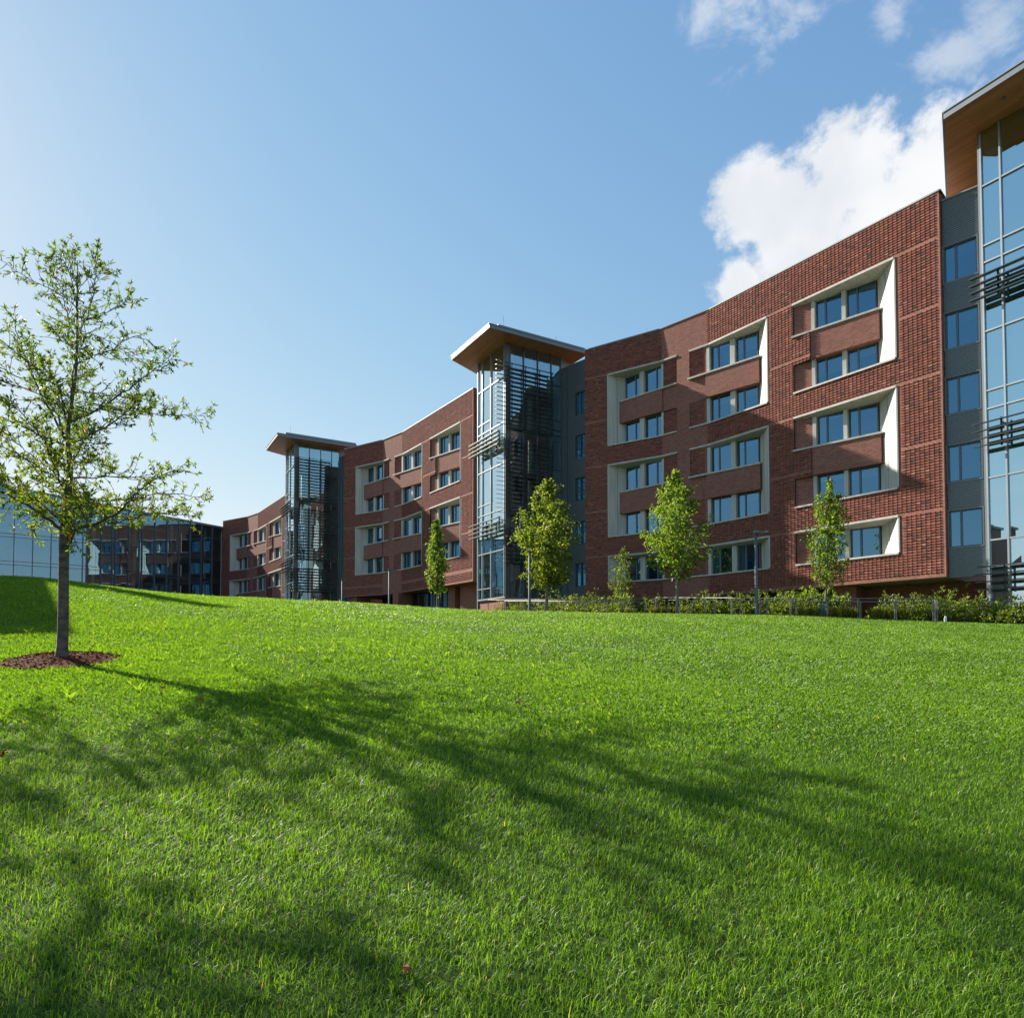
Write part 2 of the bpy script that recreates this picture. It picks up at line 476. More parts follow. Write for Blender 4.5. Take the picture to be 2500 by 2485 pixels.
class MB:
    def __init__(self):
        self.v, self.f, self.uv, self.mi, self.tint = [], [], [], [], []

    def face(self, pts, m=0, uv=None, tint=0.5):
        b = len(self.v)
        self.v.extend([tuple(p) for p in pts])
        self.f.append(tuple(range(b, b + len(pts))))
        if uv is None:
            p = np.array(pts, float)
            n = np.cross(p[1] - p[0], p[2] - p[0])
            a = np.abs(n)
            if a[2] >= a[0] and a[2] >= a[1]:
                uv = [(q[0], q[1]) for q in pts]
            elif a[0] > a[1]:
                uv = [(q[1], q[2]) for q in pts]
            else:
                uv = [(q[0], q[2]) for q in pts]
        self.uv.append(uv)
        self.mi.append(m)
        self.tint.append(tint)

    def hexa(self, p, m=0, skip=(), tint=0.5, uvf=None):
        """p: 8 corners, bottom 0-3 counter-clockwise from above, top 4-7"""
        F = {'b': (3, 2, 1, 0), 't': (4, 5, 6, 7), 'f': (0, 1, 5, 4), 'r': (1, 2, 6, 5), 'k': (2, 3, 7, 6), 'l': (3, 0, 4, 7)}
        for k, q in F.items():
            if k not in skip:
                self.face([p[i] for i in q], m, None, tint)

    def box(self, x0, x1, y0, y1, z0, z1, m=0, skip=(), tint=0.5):
        self.hexa([(x0, y0, z0), (x1, y0, z0), (x1, y1, z0), (x0, y1, z0), (x0, y0, z1), (x1, y0, z1), (x1, y1, z1), (x0, y1, z1)], m, skip, tint)

    def prism(self, poly, z0, z1, m=0, mb=None, mt=None, z1s=None):
        """poly: counter-clockwise plan outline; z0 may be a list of per-vertex values"""
        n = len(poly)
        za = z0 if isinstance(z0, (list, tuple)) else [z0] * n
        zb = z1 if isinstance(z1, (list, tuple)) else [z1] * n
        lo = [(p[0], p[1], za[i]) for i, p in enumerate(poly)]
        hi = [(p[0], p[1], zb[i]) for i, p in enumerate(poly)]
        self.face(lo[::-1], m if mb is None else mb)
        self.face(hi, m if mt is None else mt)
        for i in range(n):
            j = (i + 1) % n
            L = math.hypot(poly[j][0] - poly[i][0], poly[j][1] - poly[i][1])
            u0 = poly[i][0] + poly[i][1]
            self.face([lo[i], lo[j], hi[j], hi[i]], m, [(u0, lo[i][2]), (u0 + L, lo[j][2]), (u0 + L, hi[j][2]), (u0, hi[i][2])])

    def bar(self, a, b, w, h, m=0):
        """a rectangular bar from a to b (w across, h vertical-ish)"""
        a = np.array(a, float); b = np.array(b, float)
        d = b - a; d /= np.linalg.norm(d)
        up = np.array([0, 0, 1.0]) if abs(d[2]) < 0.9 else np.array([1.0, 0, 0])
        s = np.cross(d, up); s /= np.linalg.norm(s)
        u = np.cross(s, d)
        c = [(-w / 2, -h / 2), (w / 2, -h / 2), (w / 2, h / 2), (-w / 2, h / 2)]
        A = [a + s * x + u * y for x, y in c]
        B = [b + s * x + u * y for x, y in c]
        self.face(A, m); self.face(B[::-1], m)
        for i in range(4):
            j = (i + 1) % 4
            self.face([A[j], A[i], B[i], B[j]], m)

    def tube(self, pts, rad, n=8, m=0, cap=True):
        pts = [np.array(p, float) for p in pts]
        if not isinstance(rad, (list, tuple, np.ndarray)):
            rad = [rad] * len(pts)
        rings = []
        ref = None
        for i, p in enumerate(pts):
            d = pts[min(i + 1, len(pts) - 1)] - pts[max(i - 1, 0)]
            d = d / (np.linalg.norm(d) + 1e-9)
            if ref is None:
                ref = np.array([1.0, 0, 0]) if abs(d[0]) < 0.8 else np.array([0, 1.0, 0])
            s = np.cross(d, ref); s /= np.linalg.norm(s) + 1e-9
            t = np.cross(s, d)
            ref = np.cross(d, s) * -1 if False else ref
            b = len(self.v)
            for k in range(n):
                a = 2 * pi * k / n
                self.v.append(tuple(p + rad[i] * (cos(a) * s + sin(a) * t)))
            rings.append(b)
        for i in range(len(pts) - 1):
            for k in range(n):
                j = (k + 1) % n
                self.f.append((rings[i] + k, rings[i] + j, rings[i + 1] + j, rings[i + 1] + k))
                self.uv.append([(k / n, i), (j / n, i), (j / n, i + 1), (k / n, i + 1)])
                self.mi.append(m); self.tint.append(0.5)
        if cap:
            for b, o in ((rings[0], 1), (rings[-1], -1)):
                q = [b + k for k in range(n)][::-o] if o == 1 else [b + k for k in range(n)]
                self.f.append(tuple(q)); self.uv.append([(0, 0)] * n); self.mi.append(m); self.tint.append(0.5)

    def build(self, name, mats, parent=None, smooth=False, loc=(0, 0, 0), rotz=0.0):
        if not isinstance(mats, (list, tuple)):
            mats = [mats]
        me = bpy.data.meshes.new(name)
        me.from_pydata(self.v, [], self.f)
        for mm in mats:
            me.materials.append(mm)
        me.polygons.foreach_set('material_index', self.mi)
        if smooth:
            me.polygons.foreach_set('use_smooth', [True] * len(self.f))
        uvl = me.uv_layers.new(name='UVMap')
        uvl.data.foreach_set('uv', np.array([c for fu in self.uv for p in fu for c in p], np.float32))
        at = me.attributes.new('tint', 'FLOAT', 'FACE')
        at.data.foreach_set('value', np.array(self.tint, np.float32))
        me.update()
        return link(name, me, parent, loc, rotz)


def link(name, data, parent=None, loc=(0, 0, 0), rotz=0.0):
    o = bpy.data.objects.new(name, data)
    COL.objects.link(o)
    o.parent = parent
    o.location = loc
    o.rotation_euler = (0, 0, rotz)
    return o


def tag(o, label=None, cat=None, group=None, kind=None):
    if label: o['label'] = label
    if cat: o['category'] = cat
    if group: o['group'] = group
    if kind: o['kind'] = kind
    return o


def thing(name, label, cat, loc, rotz=0.0, group=None):
    return tag(link(name, None, None, loc, rotz), label, cat, group)


def mesh_np(name, verts, faces, tint, mats, parent=None, tint_dom='POINT'):
    """fast mesh of equal-sized faces from numpy arrays"""
    me = bpy.data.meshes.new(name)
    nv, (nf, k) = len(verts), faces.shape
    me.vertices.add(nv)
    me.vertices.foreach_set('co', np.ascontiguousarray(verts, np.float32).ravel())
    me.loops.add(nf * k)
    me.loops.foreach_set('vertex_index', np.ascontiguousarray(faces, np.int32).ravel())
    me.polygons.add(nf)
    me.polygons.foreach_set('loop_start', np.arange(0, nf * k, k, dtype=np.int32))
    me.polygons.foreach_set('loop_total', np.full(nf, k, np.int32))
    if tint is not None:
        at = me.attributes.new('tint', 'FLOAT', tint_dom)
        at.data.foreach_set('value', np.ascontiguousarray(tint, np.float32))
    for mm in (mats if isinstance(mats, (list, tuple)) else [mats]):
        me.materials.append(mm)
    me.update(calc_edges=True)
    me.validate()
    return link(name, me, parent)


# ---------------------------------------------------------------- terrain
YK = np.array([-60, -15, 0, 5, 10, 15, 20, 25, 30, 36, 45, 60, 90, 150, 400, 3000.])
PROF = {
    -0.75: [-4, -3.2, -1.6, -0.95, -0.20, 0.75, 1.92, 2.70, 3.10, 3.25, 3.1, 3.0, 3.0, 2.5, -2, -4],
    -0.42: [-4, -3.2, -1.6, -0.92, -0.24, 0.50, 1.30, 1.93, 2.30, 2.52, 2.6, 2.6, 2.8, 2.5, -2, -4],
    0.0: [-4, -3.2, -1.6, -0.90, -0.30, 0.30, 0.87, 1.36, 1.68, 1.98, 2.3, 2.4, 2.6, 2.4, -2, -4],
    0.40: [-4, -3.2, -1.6, -0.95, -0.42, 0.12, 0.62, 1.08, 1.48, 1.84, 2.0, 2.1, 2.3, 2.2, -2, -4],
    0.75: [-4, -3.2, -1.6, -1.00, -0.55, -0.05, 0.40, 0.88, 1.26, 1.40, 1.45, 1.5, 1.8, 2.0, -2, -4],
}
AK = np.array(sorted(PROF))
YF = np.concatenate([np.arange(-60, 60, 0.25), np.arange(60, 3000, 10.0)])
TAB = []
for a_ in AK:
    p_ = np.interp(YF, YK, PROF[a_])
    near_ = YF < 60
    k_ = np.exp(-np.linspace(-2.2, 2.2, 25) ** 2); k_ /= k_.sum()
    q_ = np.convolve(np.pad(p_[near_], 12, mode='edge'), k_, 'valid')
    w_ = np.clip((YF[near_] + 8) / 6, 0, 1) * np.clip((56 - YF[near_]) / 6, 0, 1)
    p_[near_] = p_[near_] * (1 - w_) + q_ * w_
    TAB.append(p_)
TAB = np.array(TAB)


def gz(x, y):
    x = np.asarray(x, float); y = np.asarray(y, float)
    a = np.clip(x / np.maximum(y, 3.0), AK[0], AK[-1])
    i = np.clip(np.searchsorted(AK, a) - 1, 0, len(AK) - 2)
    t = (a - AK[i]) / (AK[i + 1] - AK[i])
    t = t * t * (3 - 2 * t) * 0.6 + t * 0.4
    vals = np.array([np.interp(y, YF, TAB[k]) for k in range(len(AK))])
    lo = np.take_along_axis(vals, i[None, ...], 0)[0]
    hi = np.take_along_axis(vals, (i + 1)[None, ...], 0)[0]
    und = 0.025 * np.sin(x * 1.1 + 0.7 * y) * np.sin(y * 0.9 + 1.0) + 0.02 * np.sin(x * 0.5 - y * 0.33)
    return lo * (1 - t) + hi * t + und * np.clip((60 - y) / 20, 0, 1)


def gz1(x, y):
    return float(gz(np.array([x]), np.array([y]))[0])


def build_ground():
    xs = np.concatenate([-np.geomspace(1500, 62, 12), np.arange(-60, 60.1, 0.6), np.geomspace(62, 1500, 12)])
    ys = np.concatenate([-np.geomspace(1500, 32, 10), np.arange(-30, 62, 0.6), np.geomspace(64, 2500, 14)])
    X, Y = np.meshgrid(xs, ys)
    Z = gz(X.ravel(), Y.ravel()).reshape(X.shape)
    V = np.stack([X, Y, Z], -1).reshape(-1, 3)
    nx, ny = len(xs), len(ys)
    idx = np.arange(nx * ny).reshape(ny, nx)
    F = np.stack([idx[:-1, :-1], idx[:-1, 1:], idx[1:, 1:], idx[1:, :-1]], -1).reshape(-1, 4)
    o = mesh_np('ground', V, F, None, M['lawn'])
    o.data.polygons.foreach_set('use_smooth', np.ones(len(F), bool))
    tag(o, kind='structure')
    return o


build_ground()

# ---------------------------------------------------------------- the row of buildings
O1 = np.array([6.0882, 49.3753])
ROW_A = RAD(-46.16)
UX = np.array([cos(ROW_A), sin(ROW_A)])
UY = np.array([-sin(ROW_A), cos(ROW_A)])
STEP = 33.6
CORN = [(0.0, -1.148), (5.59, 0.0), (9.27, 0.0), (22.607, -2.316)]


def row_pt(s, y, w=0):
    p = O1 - UX * STEP * w + UX * s + UY * y
    return float(p[0]), float(p[1])


def yf(s):
    return float(np.interp(s, [c[0] for c in CORN], [c[1] for c in CORN]))


# columns of windows: front opening a..b, recess plane, windows, posts, reveal back edge; 'deep' = side of the deep white reveal
COLS = [
    dict(a=1.82, b=6.88, plane=0.12, deep='l', back=2.50, wins=[(2.55, 3.86), (4.22, 5.63)], post=(3.86, 4.22), jamb=(5.63, 5.79), infill=(5.79, 6.88), tooth=True),
    dict(a=7.82, b=13.39, plane=0.05, deep='r', back=12.43, wins=[(9.26, 10.68), (10.98, 12.40)], post=(10.68, 10.98), jamb=(9.06, 9.26), infill=(7.82, 9.06), tooth=True),
    dict(a=15.04, b=20.53, plane=-0.90, deep='r', back=19.37, wins=[(16.23, 17.66), (17.86, 19.33)], post=(17.66, 17.86), jamb=(16.05, 16.23), infill=(15.04, 16.05), tooth=False),
]


def add_window(root, x0, x1, z0, z1, y, narrow='l', drawn=False):
    """casement window: dark frame with one mullion, a narrow and a wide pane (frame = part, panes = sub-parts)"""
    fb = MB()
    t = 0.065
    xm = x0 + (x1 - x0) * (0.36 if narrow == 'l' else 0.64)
    fb.box(x0, x1, y, y + 0.09, z0, z0 + t)
    fb.box(x0, x1, y, y + 0.09, z1 - t, z1)
    fb.box(x0, x0 + t, y + 0.002, y + 0.09, z0 + t, z1 - t)
    fb.box(x1 - t, x1, y + 0.002, y + 0.09, z0 + t, z1 - t)
    fb.box(xm - t * 0.65, xm + t * 0.65, y + 0.004, y + 0.09, z0 + t, z1 - t)
    w = fb.build('window', M['winframe'], root)
    for (a, b, nar) in ((x0 + t, xm - t * 0.65, narrow == 'l'), (xm + t * 0.65, x1 - t, narrow == 'r')):
        # a real pane is never exactly plumb: a hair of tilt gives each its own piece of sky
        e1, e2, e3 = (random.uniform(-0.007, 0.007) for _ in range(3))
        yy = y + 0.055
        pb = MB()
        pb.face([(a, yy + e1, z0 + t), (b, yy + e2, z0 + t), (b, yy + e2 + e3, z1 - t), (a, yy + e1 + e3, z1 - t)])
        pb.build('pane', M['glass'], w)
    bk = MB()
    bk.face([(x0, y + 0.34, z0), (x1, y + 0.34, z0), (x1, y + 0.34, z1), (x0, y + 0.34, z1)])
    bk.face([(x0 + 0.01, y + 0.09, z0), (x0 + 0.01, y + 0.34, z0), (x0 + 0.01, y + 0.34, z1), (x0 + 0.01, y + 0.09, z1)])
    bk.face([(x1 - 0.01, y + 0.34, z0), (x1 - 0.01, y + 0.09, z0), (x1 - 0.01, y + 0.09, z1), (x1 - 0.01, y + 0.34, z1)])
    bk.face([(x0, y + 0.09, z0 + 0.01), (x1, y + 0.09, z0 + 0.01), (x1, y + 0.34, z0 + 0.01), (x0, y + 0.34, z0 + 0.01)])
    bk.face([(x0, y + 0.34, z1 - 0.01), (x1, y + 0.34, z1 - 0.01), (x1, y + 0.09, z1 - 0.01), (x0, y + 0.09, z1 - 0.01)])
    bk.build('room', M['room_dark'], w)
    r = random.random()
    if r < 0.75:                                                    # curtain drawn to one side
        cb = MB()
        ca, cw = (x0 + t, (xm - x0) * random.uniform(0.6, 0.95)) if narrow == 'l' else (xm + t, (x1 - xm) * random.uniform(0.6, 0.9))
        n = 6
        for k in range(n):
            p, q = ca + cw * k / n, ca + cw * (k + 1) / n
            o0, o1 = 0.16 + 0.02 * (k % 2), 0.16 + 0.02 * ((k + 1) % 2)
            cb.face([(p, y + o0, z0 + 0.03), (q, y + o1, z0 + 0.03), (q, y + o1, z1 - 0.03), (p, y + o0, z1 - 0.03)])
        cb.build('curtain', M['curtain'], w)
    if r > 0.45 or drawn:                                                    # roller blind part way down; drawn: pale sheet standing in for mirrored sky
        bb = MB()
        hh = (0.9 if drawn else random.choice((0.12, 0.2, 0.3, 0.3, 0.55))) * (z1 - z0)
        bb.box(x0 + t * 0.6, x1 - t * 0.6, y + 0.12, y + 0.13, z1 - t - hh, z1 - 0.02)
        bb.build('blind', M['sky_blind' if drawn else 'blind'], w)
    return w


def wing(idx, top, bottom, frames, label):
    """frames: list of (z_top, rows)"""
    ox, oy = row_pt(0, 0, idx)
    root = thing('brick_wing', label, 'building', (ox, oy, 0), ROW_A, 'brick residence wings in the stepped row')
    dz = top - 21.6
    openings = []           # (s0, s1, z0, z1)
    for (zt, rows) in frames:
        zb = zt - 5.13 if rows == 2 else zt - 1.93
        for c in COLS:
            if c['deep'] == 'l':
                full, part = (c['a'], c['jamb'][1]), (c['jamb'][1], c['b'])
            else:
                full, part = (c['jamb'][0], c['b']), (c['a'], c['jamb'][0])
            openings.append((full[0], full[1], zb, zt))
            if rows == 2:
                openings.append((part[0], part[1], zt - 1.93, zt))
                openings.append((part[0], part[1], zb, zb + 1.65))
            else:
                openings.append((part[0], part[1], zb, zt))

    def is_open(s, z):
        return any(o[0] < s < o[1] and o[2] < z < o[3] for o in openings)

    # --- facade skin
    S = sorted(set([c[0] for c in CORN] + [v for o in openings for v in o[:2]]))
    Z = sorted(set([bottom, top] + [v for o in openings for v in o[2:]]))
    wb = MB()
    for i in range(len(S) - 1):
        for j in range(len(Z) - 1):
            s0, s1, z0, z1 = S[i], S[i + 1], Z[j], Z[j + 1]
            if is_open((s0 + s1) / 2, (z0 + z1) / 2):
                continue
            wb.face([(s0, yf(s0), z0), (s1, yf(s1), z0), (s1, yf(s1), z1), (s0, yf(s0), z1)], 0, [(s0, z0), (s1, z0), (s1, z1), (s0, z1)])
    # returns, back, roof and soffit
    yl, yr, yb = yf(0), yf(22.607), 14.0
    wb.face([(0, yb, bottom), (0, yl, bottom), (0, yl, top), (0, yb, top)])
    wb.face([(22.607, yr, bottom), (22.607, yb, bottom), (22.607, yb, top), (22.607, yr, top)])
    wb.face([(22.607, yb, -2), (0, yb, -2), (0, yb, top), (22.607, yb, top)])
    # thin edges round the recesses so that the skin has thickness
    walls = wb.build('wall', M['brick'], root)
    rb = MB()
    rb.face([(c[0], c[1] + 0.25, top - 0.25) for c in CORN] + [(22.607, yb, top - 0.25), (0, yb, top - 0.25)])
    rb.build('roof', M['roof'], root)
    sb = MB()
    sb.face(([(c[0], c[1] + 0.01, bottom + 0.004) for c in CORN] + [(22.6, 6, bottom + 0.004), (0, 6, bottom + 0.004)])[::-1])
    sb.build('soffit', M['soffit_pale'] if idx == 0 else M['brick'], root)
    # --- coping along the roof edge
    cb = MB()
    P = [(-0.03, yb)] + [(c[0], c[1]) for c in CORN] + [(22.607, yb)]
    P[1] = (-0.03, yl); P[-2] = (22.64, yr); P[-1] = (22.64, yb)
    for a, b in zip(P[:-1], P[1:]):
        d = np.array(b) - np.array(a); d /= np.linalg.norm(d)
        nrm = np.array([d[1], -d[0]])
        o0, o1 = nrm * 0.05, -nrm * 0.30
        q = [np.array(a) + o0, np.array(b) + o0, np.array(b) + o1, np.array(a) + o1]
        cb.prism([tuple(v) for v in q], top, top + 0.07)
    cb.build('coping', M['coping'], root)
    # --- dog-tooth courses: every second course is set out as a saw-tooth of turned bricks
    joints = [19.45 + dz - 3.2 * k for k in range(7)]
    db = MB()
    pitch = 0.212
    for (sa, sb_, mirror) in ((0.0, 5.75, True), (9.05, 22.607, False)):
        n = int((sb_ - sa) / pitch)
        zc = bottom + 0.22
        row = 0
        while zc < top - 0.12:
            hi = zc + 0.066
            band = any(0.0 < zc - (jt - 0.10) < 0.16 for jt in joints)
            if not band:
                for k in range(n):
                    s0 = sa + k * pitch + 0.004
                    s1 = s0 + pitch - 0.010
                    sm = (s0 + s1) / 2
                    if is_open(sm, zc + 0.035) or is_open(s0, zc + 0.035) or is_open(s1, zc + 0.035):
                        continue
                    # plain spandrel fields between the rows beside the windows stay smooth
                    y0, y1 = yf(s0), yf(s1)
                    e0, e1 = (0.044, 0.016) if mirror else (0.016, 0.044)
                    e0 += random.uniform(-0.004, 0.004); e1 += random.uniform(-0.005, 0.005)
                    e0, e1 = max(e0, 0.004), max(e1, 0.004)
                    tn = random.random()
                    db.hexa([(s0, y0 - e0, zc), (s1, y1 - e1, zc), (s1, y1, zc), (s0, y0, zc),
                             (s0, y0 - e0, hi), (s1, y1 - e1, hi), (s1, y1, hi), (s0, y0, hi)], 0, ('k',), tn)
            zc += 0.134
            row += 1
    # infill fields beside the windows of the first two columns
    for c in COLS:
        if not c['tooth']:
            continue
        i0, i1 = c['infill']
        for (zt, rows) in frames:
            zr = [(zt - 1.80, zt - 0.15)] + ([(zt - 5.0, zt - 3.5)] if rows == 2 else [])
            for (q0, q1) in zr:
                zc = q0
                while zc < q1:
                    k = 0
                    while i0 + (k + 1) * 0.212 <= i1 + 0.02:
                        s0 = i0 + k * 0.212 + 0.004; s1 = s0 + 0.202
                        yp = c['plane'] - 0.0
                        e0, e1 = (0.05, 0.006)
                        db.hexa([(s0, yp - e0, zc), (s1, yp - e1, zc), (s1, yp, zc), (s0, yp, zc),
                                 (s0, yp - e0, zc + 0.066), (s1, yp - e1, zc + 0.066), (s1, yp, zc + 0.066), (s0, yp, zc + 0.066)], 0, ('k',), random.random())
                        k += 1
                    zc += 0.134
    db.build('dogtooth_brickwork', M['dogtooth'], root)
    # --- window groups
    for (zt, rows) in frames:
        for c in COLS:
            pl, L = c['plane'], c['deep'] == 'l'
            zb = zt - 5.13 if rows == 2 else zt - 1.93
            gy = pl + 0.14                                           # glass line
            front = [c['a'], c['b']]
            tip, fr = (c['b'], c['a']) if L else (c['a'], c['b'])      # tip = flush end, fr = deep end
            # surround: deep splayed reveal with a joint
            sb2 = MB()
            yfr = yf(fr) - 0.05
            ex = 0.07 if not L else -0.07
            fl = [(fr, yfr), (fr + ex, yfr), (c['back'] + ex + (0.3 if not L else -0.3), pl + 0.2), (c['back'], pl + 0.2)]
            poly = fl if not L else fl[::-1]
            # order must be counter-clockwise seen from above
            area = sum(poly[i][0] * poly[(i + 1) % 4][1] - poly[(i + 1) % 4][0] * poly[i][1] for i in range(4))
            if area < 0: poly = poly[::-1]
            sb2.prism(poly, zb + 0.10, zt - 0.02)
            mx_, my_ = (fr + c['back']) / 2, (yfr + pl + 0.2) / 2
            dv = np.array([c['back'] - fr, pl + 0.2 - yfr]); dv /= np.linalg.norm(dv)
            nv = np.array([dv[1], -dv[0]])
            if (nv[0] < 0) == L: nv = -nv
            sur = sb2.build('window_surround', M['precast'], root)
            jb = MB()
            q0 = np.array([mx_, my_]) + nv * 0.006
            q1 = q0 + dv * 0.03
            jb.face([(q0[0], q0[1], zb + 0.1), (q1[0], q1[1], zb + 0.1), (q1[0], q1[1], zt - 0.12), (q0[0], q0[1], zt - 0.12)])
            jb.build('joint', M['winframe'], sur)
            # head slab with a soffit that rises to the front
            edge = sorted(set([c['a'], c['b']] + [k[0] for k in CORN if c['a'] < k[0] < c['b']]))
            fpts = [(s, yf(s) - 0.07) for s in edge]
            hb = MB()
            for p, q in zip(fpts[:-1], fpts[1:]):
                hb.hexa([(p[0], p[1], zt - 0.10), (q[0], q[1], zt - 0.10), (q[0], pl + 0.22, zt - 0.22), (p[0], pl + 0.22, zt - 0.22),
                         (p[0], p[1], zt), (q[0], q[1], zt), (q[0], pl + 0.22, zt), (p[0], pl + 0.22, zt)])
            hb.build('head', M['precast'], sur)
            # bottom sill on the facade line
            bb = MB()
            for p, q in zip(fpts[:-1], fpts[1:]):
                bb.prism([(p[0], p[1] - 0.02), (q[0], q[1] - 0.02), (q[0], pl + 0.22), (p[0], pl + 0.22)], zb, zb + 0.09)
            bb.build('sill', M['precast'], sur)
            # posts and jamb
            zrows = [(zt - 1.87, zt - 0.215)] + ([(zb + 0.09, zb + 1.66)] if rows == 2 else [])
            for (q0z, q1z) in zrows:
                pb = MB()
                pb.box(c['post'][0], c['post'][1], pl - 0.06, gy + 0.09, q0z, q1z)
                pb.build('post', M['precast'], sur)
                pb = MB()
                pb.box(c['jamb'][0], c['jamb'][1], pl - 0.06, gy + 0.09, q0z, q1z)
                pb.build('jamb', M['precast'], sur)
                for (w0, w1) in c['wins']:
                    add_window(root, w0, w1, q0z, q1z, gy, 'r' if L else 'l')
            # brick spandrel between the rows + infill beside the windows
            ib = MB()
            for (q0z, q1z) in zrows:
                ib.box(c['infill'][0], c['infill'][1], pl, pl + 0.25, q0z - 0.02, q1z + 0.1)
            if rows == 2:
                zs0, zs1 = zb + 1.66, zt - 1.97
                if L:
                    x0s, x1s = c['back'] - 0.25, c['jamb'][1]
                else:
                    x0s, x1s = c['jamb'][0], c['back'] + 0.18
                ib.box(x0s, x1s, pl - 0.22, pl + 0.3, zs0, zs1)
                ms = MB()
                xs0, xs1 = (x0s - 0.06, c['b'] + 0.02) if L else (c['a'] - 0.02, x1s + 0.06)
                yt = min(yf(tip) - 0.06, pl - 0.06)
                a_, b_ = (xs0, pl - 0.28), (xs1, pl - 0.28)
                ms.prism([a_, b_, (xs1, pl + 0.16), (xs0, pl + 0.16)], zt - 1.97, zt - 1.87)
                ms.build('sill', M['precast'], sur)
            ib.build('spandrel', M['brick'], root)
    return root


def ribbed(x0, x1, y, z0, z1, pitch=0.09, depth=0.028):
    b = MB()
    n = max(1, round((z1 - z0) / pitch))
    pitch = (z1 - z0) / n
    for k in range(n):
        a = z0 + k * pitch
        zs = [a, a + pitch * 0.42, a + pitch * 0.5, a + pitch * 0.92, a + pitch]
        ys = [y, y, y + depth, y + depth, y]
        for i in range(4):
            b.face([(x0, ys[i], zs[i]), (x1, ys[i], zs[i]), (x1, ys[i + 1], zs[i + 1]), (x0, ys[i + 1], zs[i + 1])])
    return b


def metal_wall(root, x0, x1, y, z0, z1, wx0, wx1, heads, h, frame_only=False, loc=(0, 0, 0), rotz=0.0):
    """wall of horizontal dark ribs with inset windows"""
    out = MB()
    zs = sorted([z0, z1] + [v for hd in heads for v in (hd, hd - h)])
    for a, b in zip(zs[:-1], zs[1:]):
        mid = (a + b) / 2
        isw = any(hd - h < mid < hd for hd in heads)
        segs = [(x0, wx0), (wx1, x1)] if isw else [(x0, x1)]
        for (p, q) in segs:
            if q - p < 0.02:
                continue
            r = ribbed(p, q, y, a, b)
            off = len(out.v)
            out.v += r.v; out.f += [tuple(i + off for i in f) for f in r.f]
            out.uv += r.uv; out.mi += r.mi; out.tint += r.tint
    out.face([(x0, y + 0.22, z0), (x1, y + 0.22, z0), (x1, y + 0.22, z1), (x0, y + 0.22, z1)])
    for hd in heads:
        for (p, q, a, b) in ((wx0 - 0.05, wx0 + 0.012, hd - h - 0.05, hd + 0.05), (wx1 - 0.012, wx1 + 0.05, hd - h - 0.05, hd + 0.05)):
            out.box(p, q, y - 0.012, y + 0.2, a, b)
        for (a, b) in ((hd - h - 0.05, hd - h + 0.012), (hd - 0.012, hd + 0.05)):
            out.box(wx0 + 0.012, wx1 - 0.012, y - 0.012, y + 0.2, a, b)
    mw = out.build('metal_wall', M['darkmetal'], root, loc=loc, rotz=rotz)
    cp = MB()
    cp.box(x0 - 0.02, x1, y - 0.05, y + 0.3, z1, z1 + 0.07)
    cp.build('coping', M['coping'], mw)
    return mw


WING_LABELS = [
    'nearest and tallest red brick wing, five window rows, behind the nearest lamp post',
    'middle red brick wing between two glass towers, four window rows above dark shopfront',
    'farthest and lowest red brick wing, beside the glass pavilion, its base hidden by the hill',
]
W1 = wing(0, 21.6, 3.42, [(19.45, 2), (13.03, 2), (6.62, 1)], WING_LABELS[0])
W2 = wing(1, 21.6, 5.68, [(19.45, 2), (13.03, 2)], WING_LABELS[1])
W3 = wing(2, 18.43, 2.4, [(16.28, 2), (9.86, 2)], WING_LABELS[2])

# dark ribbed wall with windows at the right end of each wing
for root, top, bot in ((W1, 21.17, 3.38), (W2, 21.17, 5.6), (W3, 18.0, 2.4)):
    heads = [h for h in (18.95, 15.78, 12.71, 9.53, 6.48) if h - 1.75 > bot and h < top - 0.8]
    mw = metal_wall(root, 22.657, 26.0, -2.07, bot, top, 22.68, 24.02, heads, 1.72)
    for h in heads:
        add_window(root, 22.68, 24.02, h - 1.72, h, -1.98, 'l')

# ground floor under the nearest wing: dark recess, brick pier
b = MB()
b.box(16.9, 18.05, -0.6, 0.6, 0.5, 3.41)
b.build('pier', M['brick'], W1)
b = MB()
b.face([(0, 2.6, 0), (16.9, 2.6, 0), (16.9, 2.6, 3.42), (0, 2.6, 3.42)])
b.face([(17.9, 0.9, 0), (26, 0.9, 0), (26, 0.9, 3.40), (17.9, 0.9, 3.40)])
b.face([(0.02, -1.0, 0), (5.6, 0.1, 0), (5.6, 0.1, 3.41), (0.02, -1.0, 3.41)])
b.build('recessed_wall', M['brick'], W1)
# ground floor under the middle wing: brick piers, dark shopfront
for (p0, p1, y0, y1) in ((8.05, 9.0, -0.3, 1.6), (16.9, 17.8, -0.3, 2.0), (18.9, 22.58, -0.6, 1.2), (0.02, 1.7, -0.6, 1.2)):
    b = MB(); b.box(p0, p1, y0, y1, 1.5, 5.67); b.build('pier', M['brick'], W2)
b = MB()
b.box(1.7, 8.05, 2.6, 2.7, 1.5, 5.67)
b.box(9.0, 16.9, 1.3, 1.36, 1.5, 5.67)
sf = b.build('shopfront', M['glass_dark'], W2)
b = MB()
for s in np.arange(9.05, 16.9, 1.12):
    b.box(s, s + 0.06, 1.24, 1.37, 1.5, 5.66)
b.box(9.0, 16.9, 1.25, 1.37, 4.1, 4.16)
b.build('mullions', M['winframe'], sf)
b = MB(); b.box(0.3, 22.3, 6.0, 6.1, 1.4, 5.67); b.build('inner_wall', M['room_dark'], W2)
b = MB(); b.box(0.3, 22.3, 6.0, 6.1, 0.4, 3.41); b.build('inner_wall', M['room_dark'], W1)
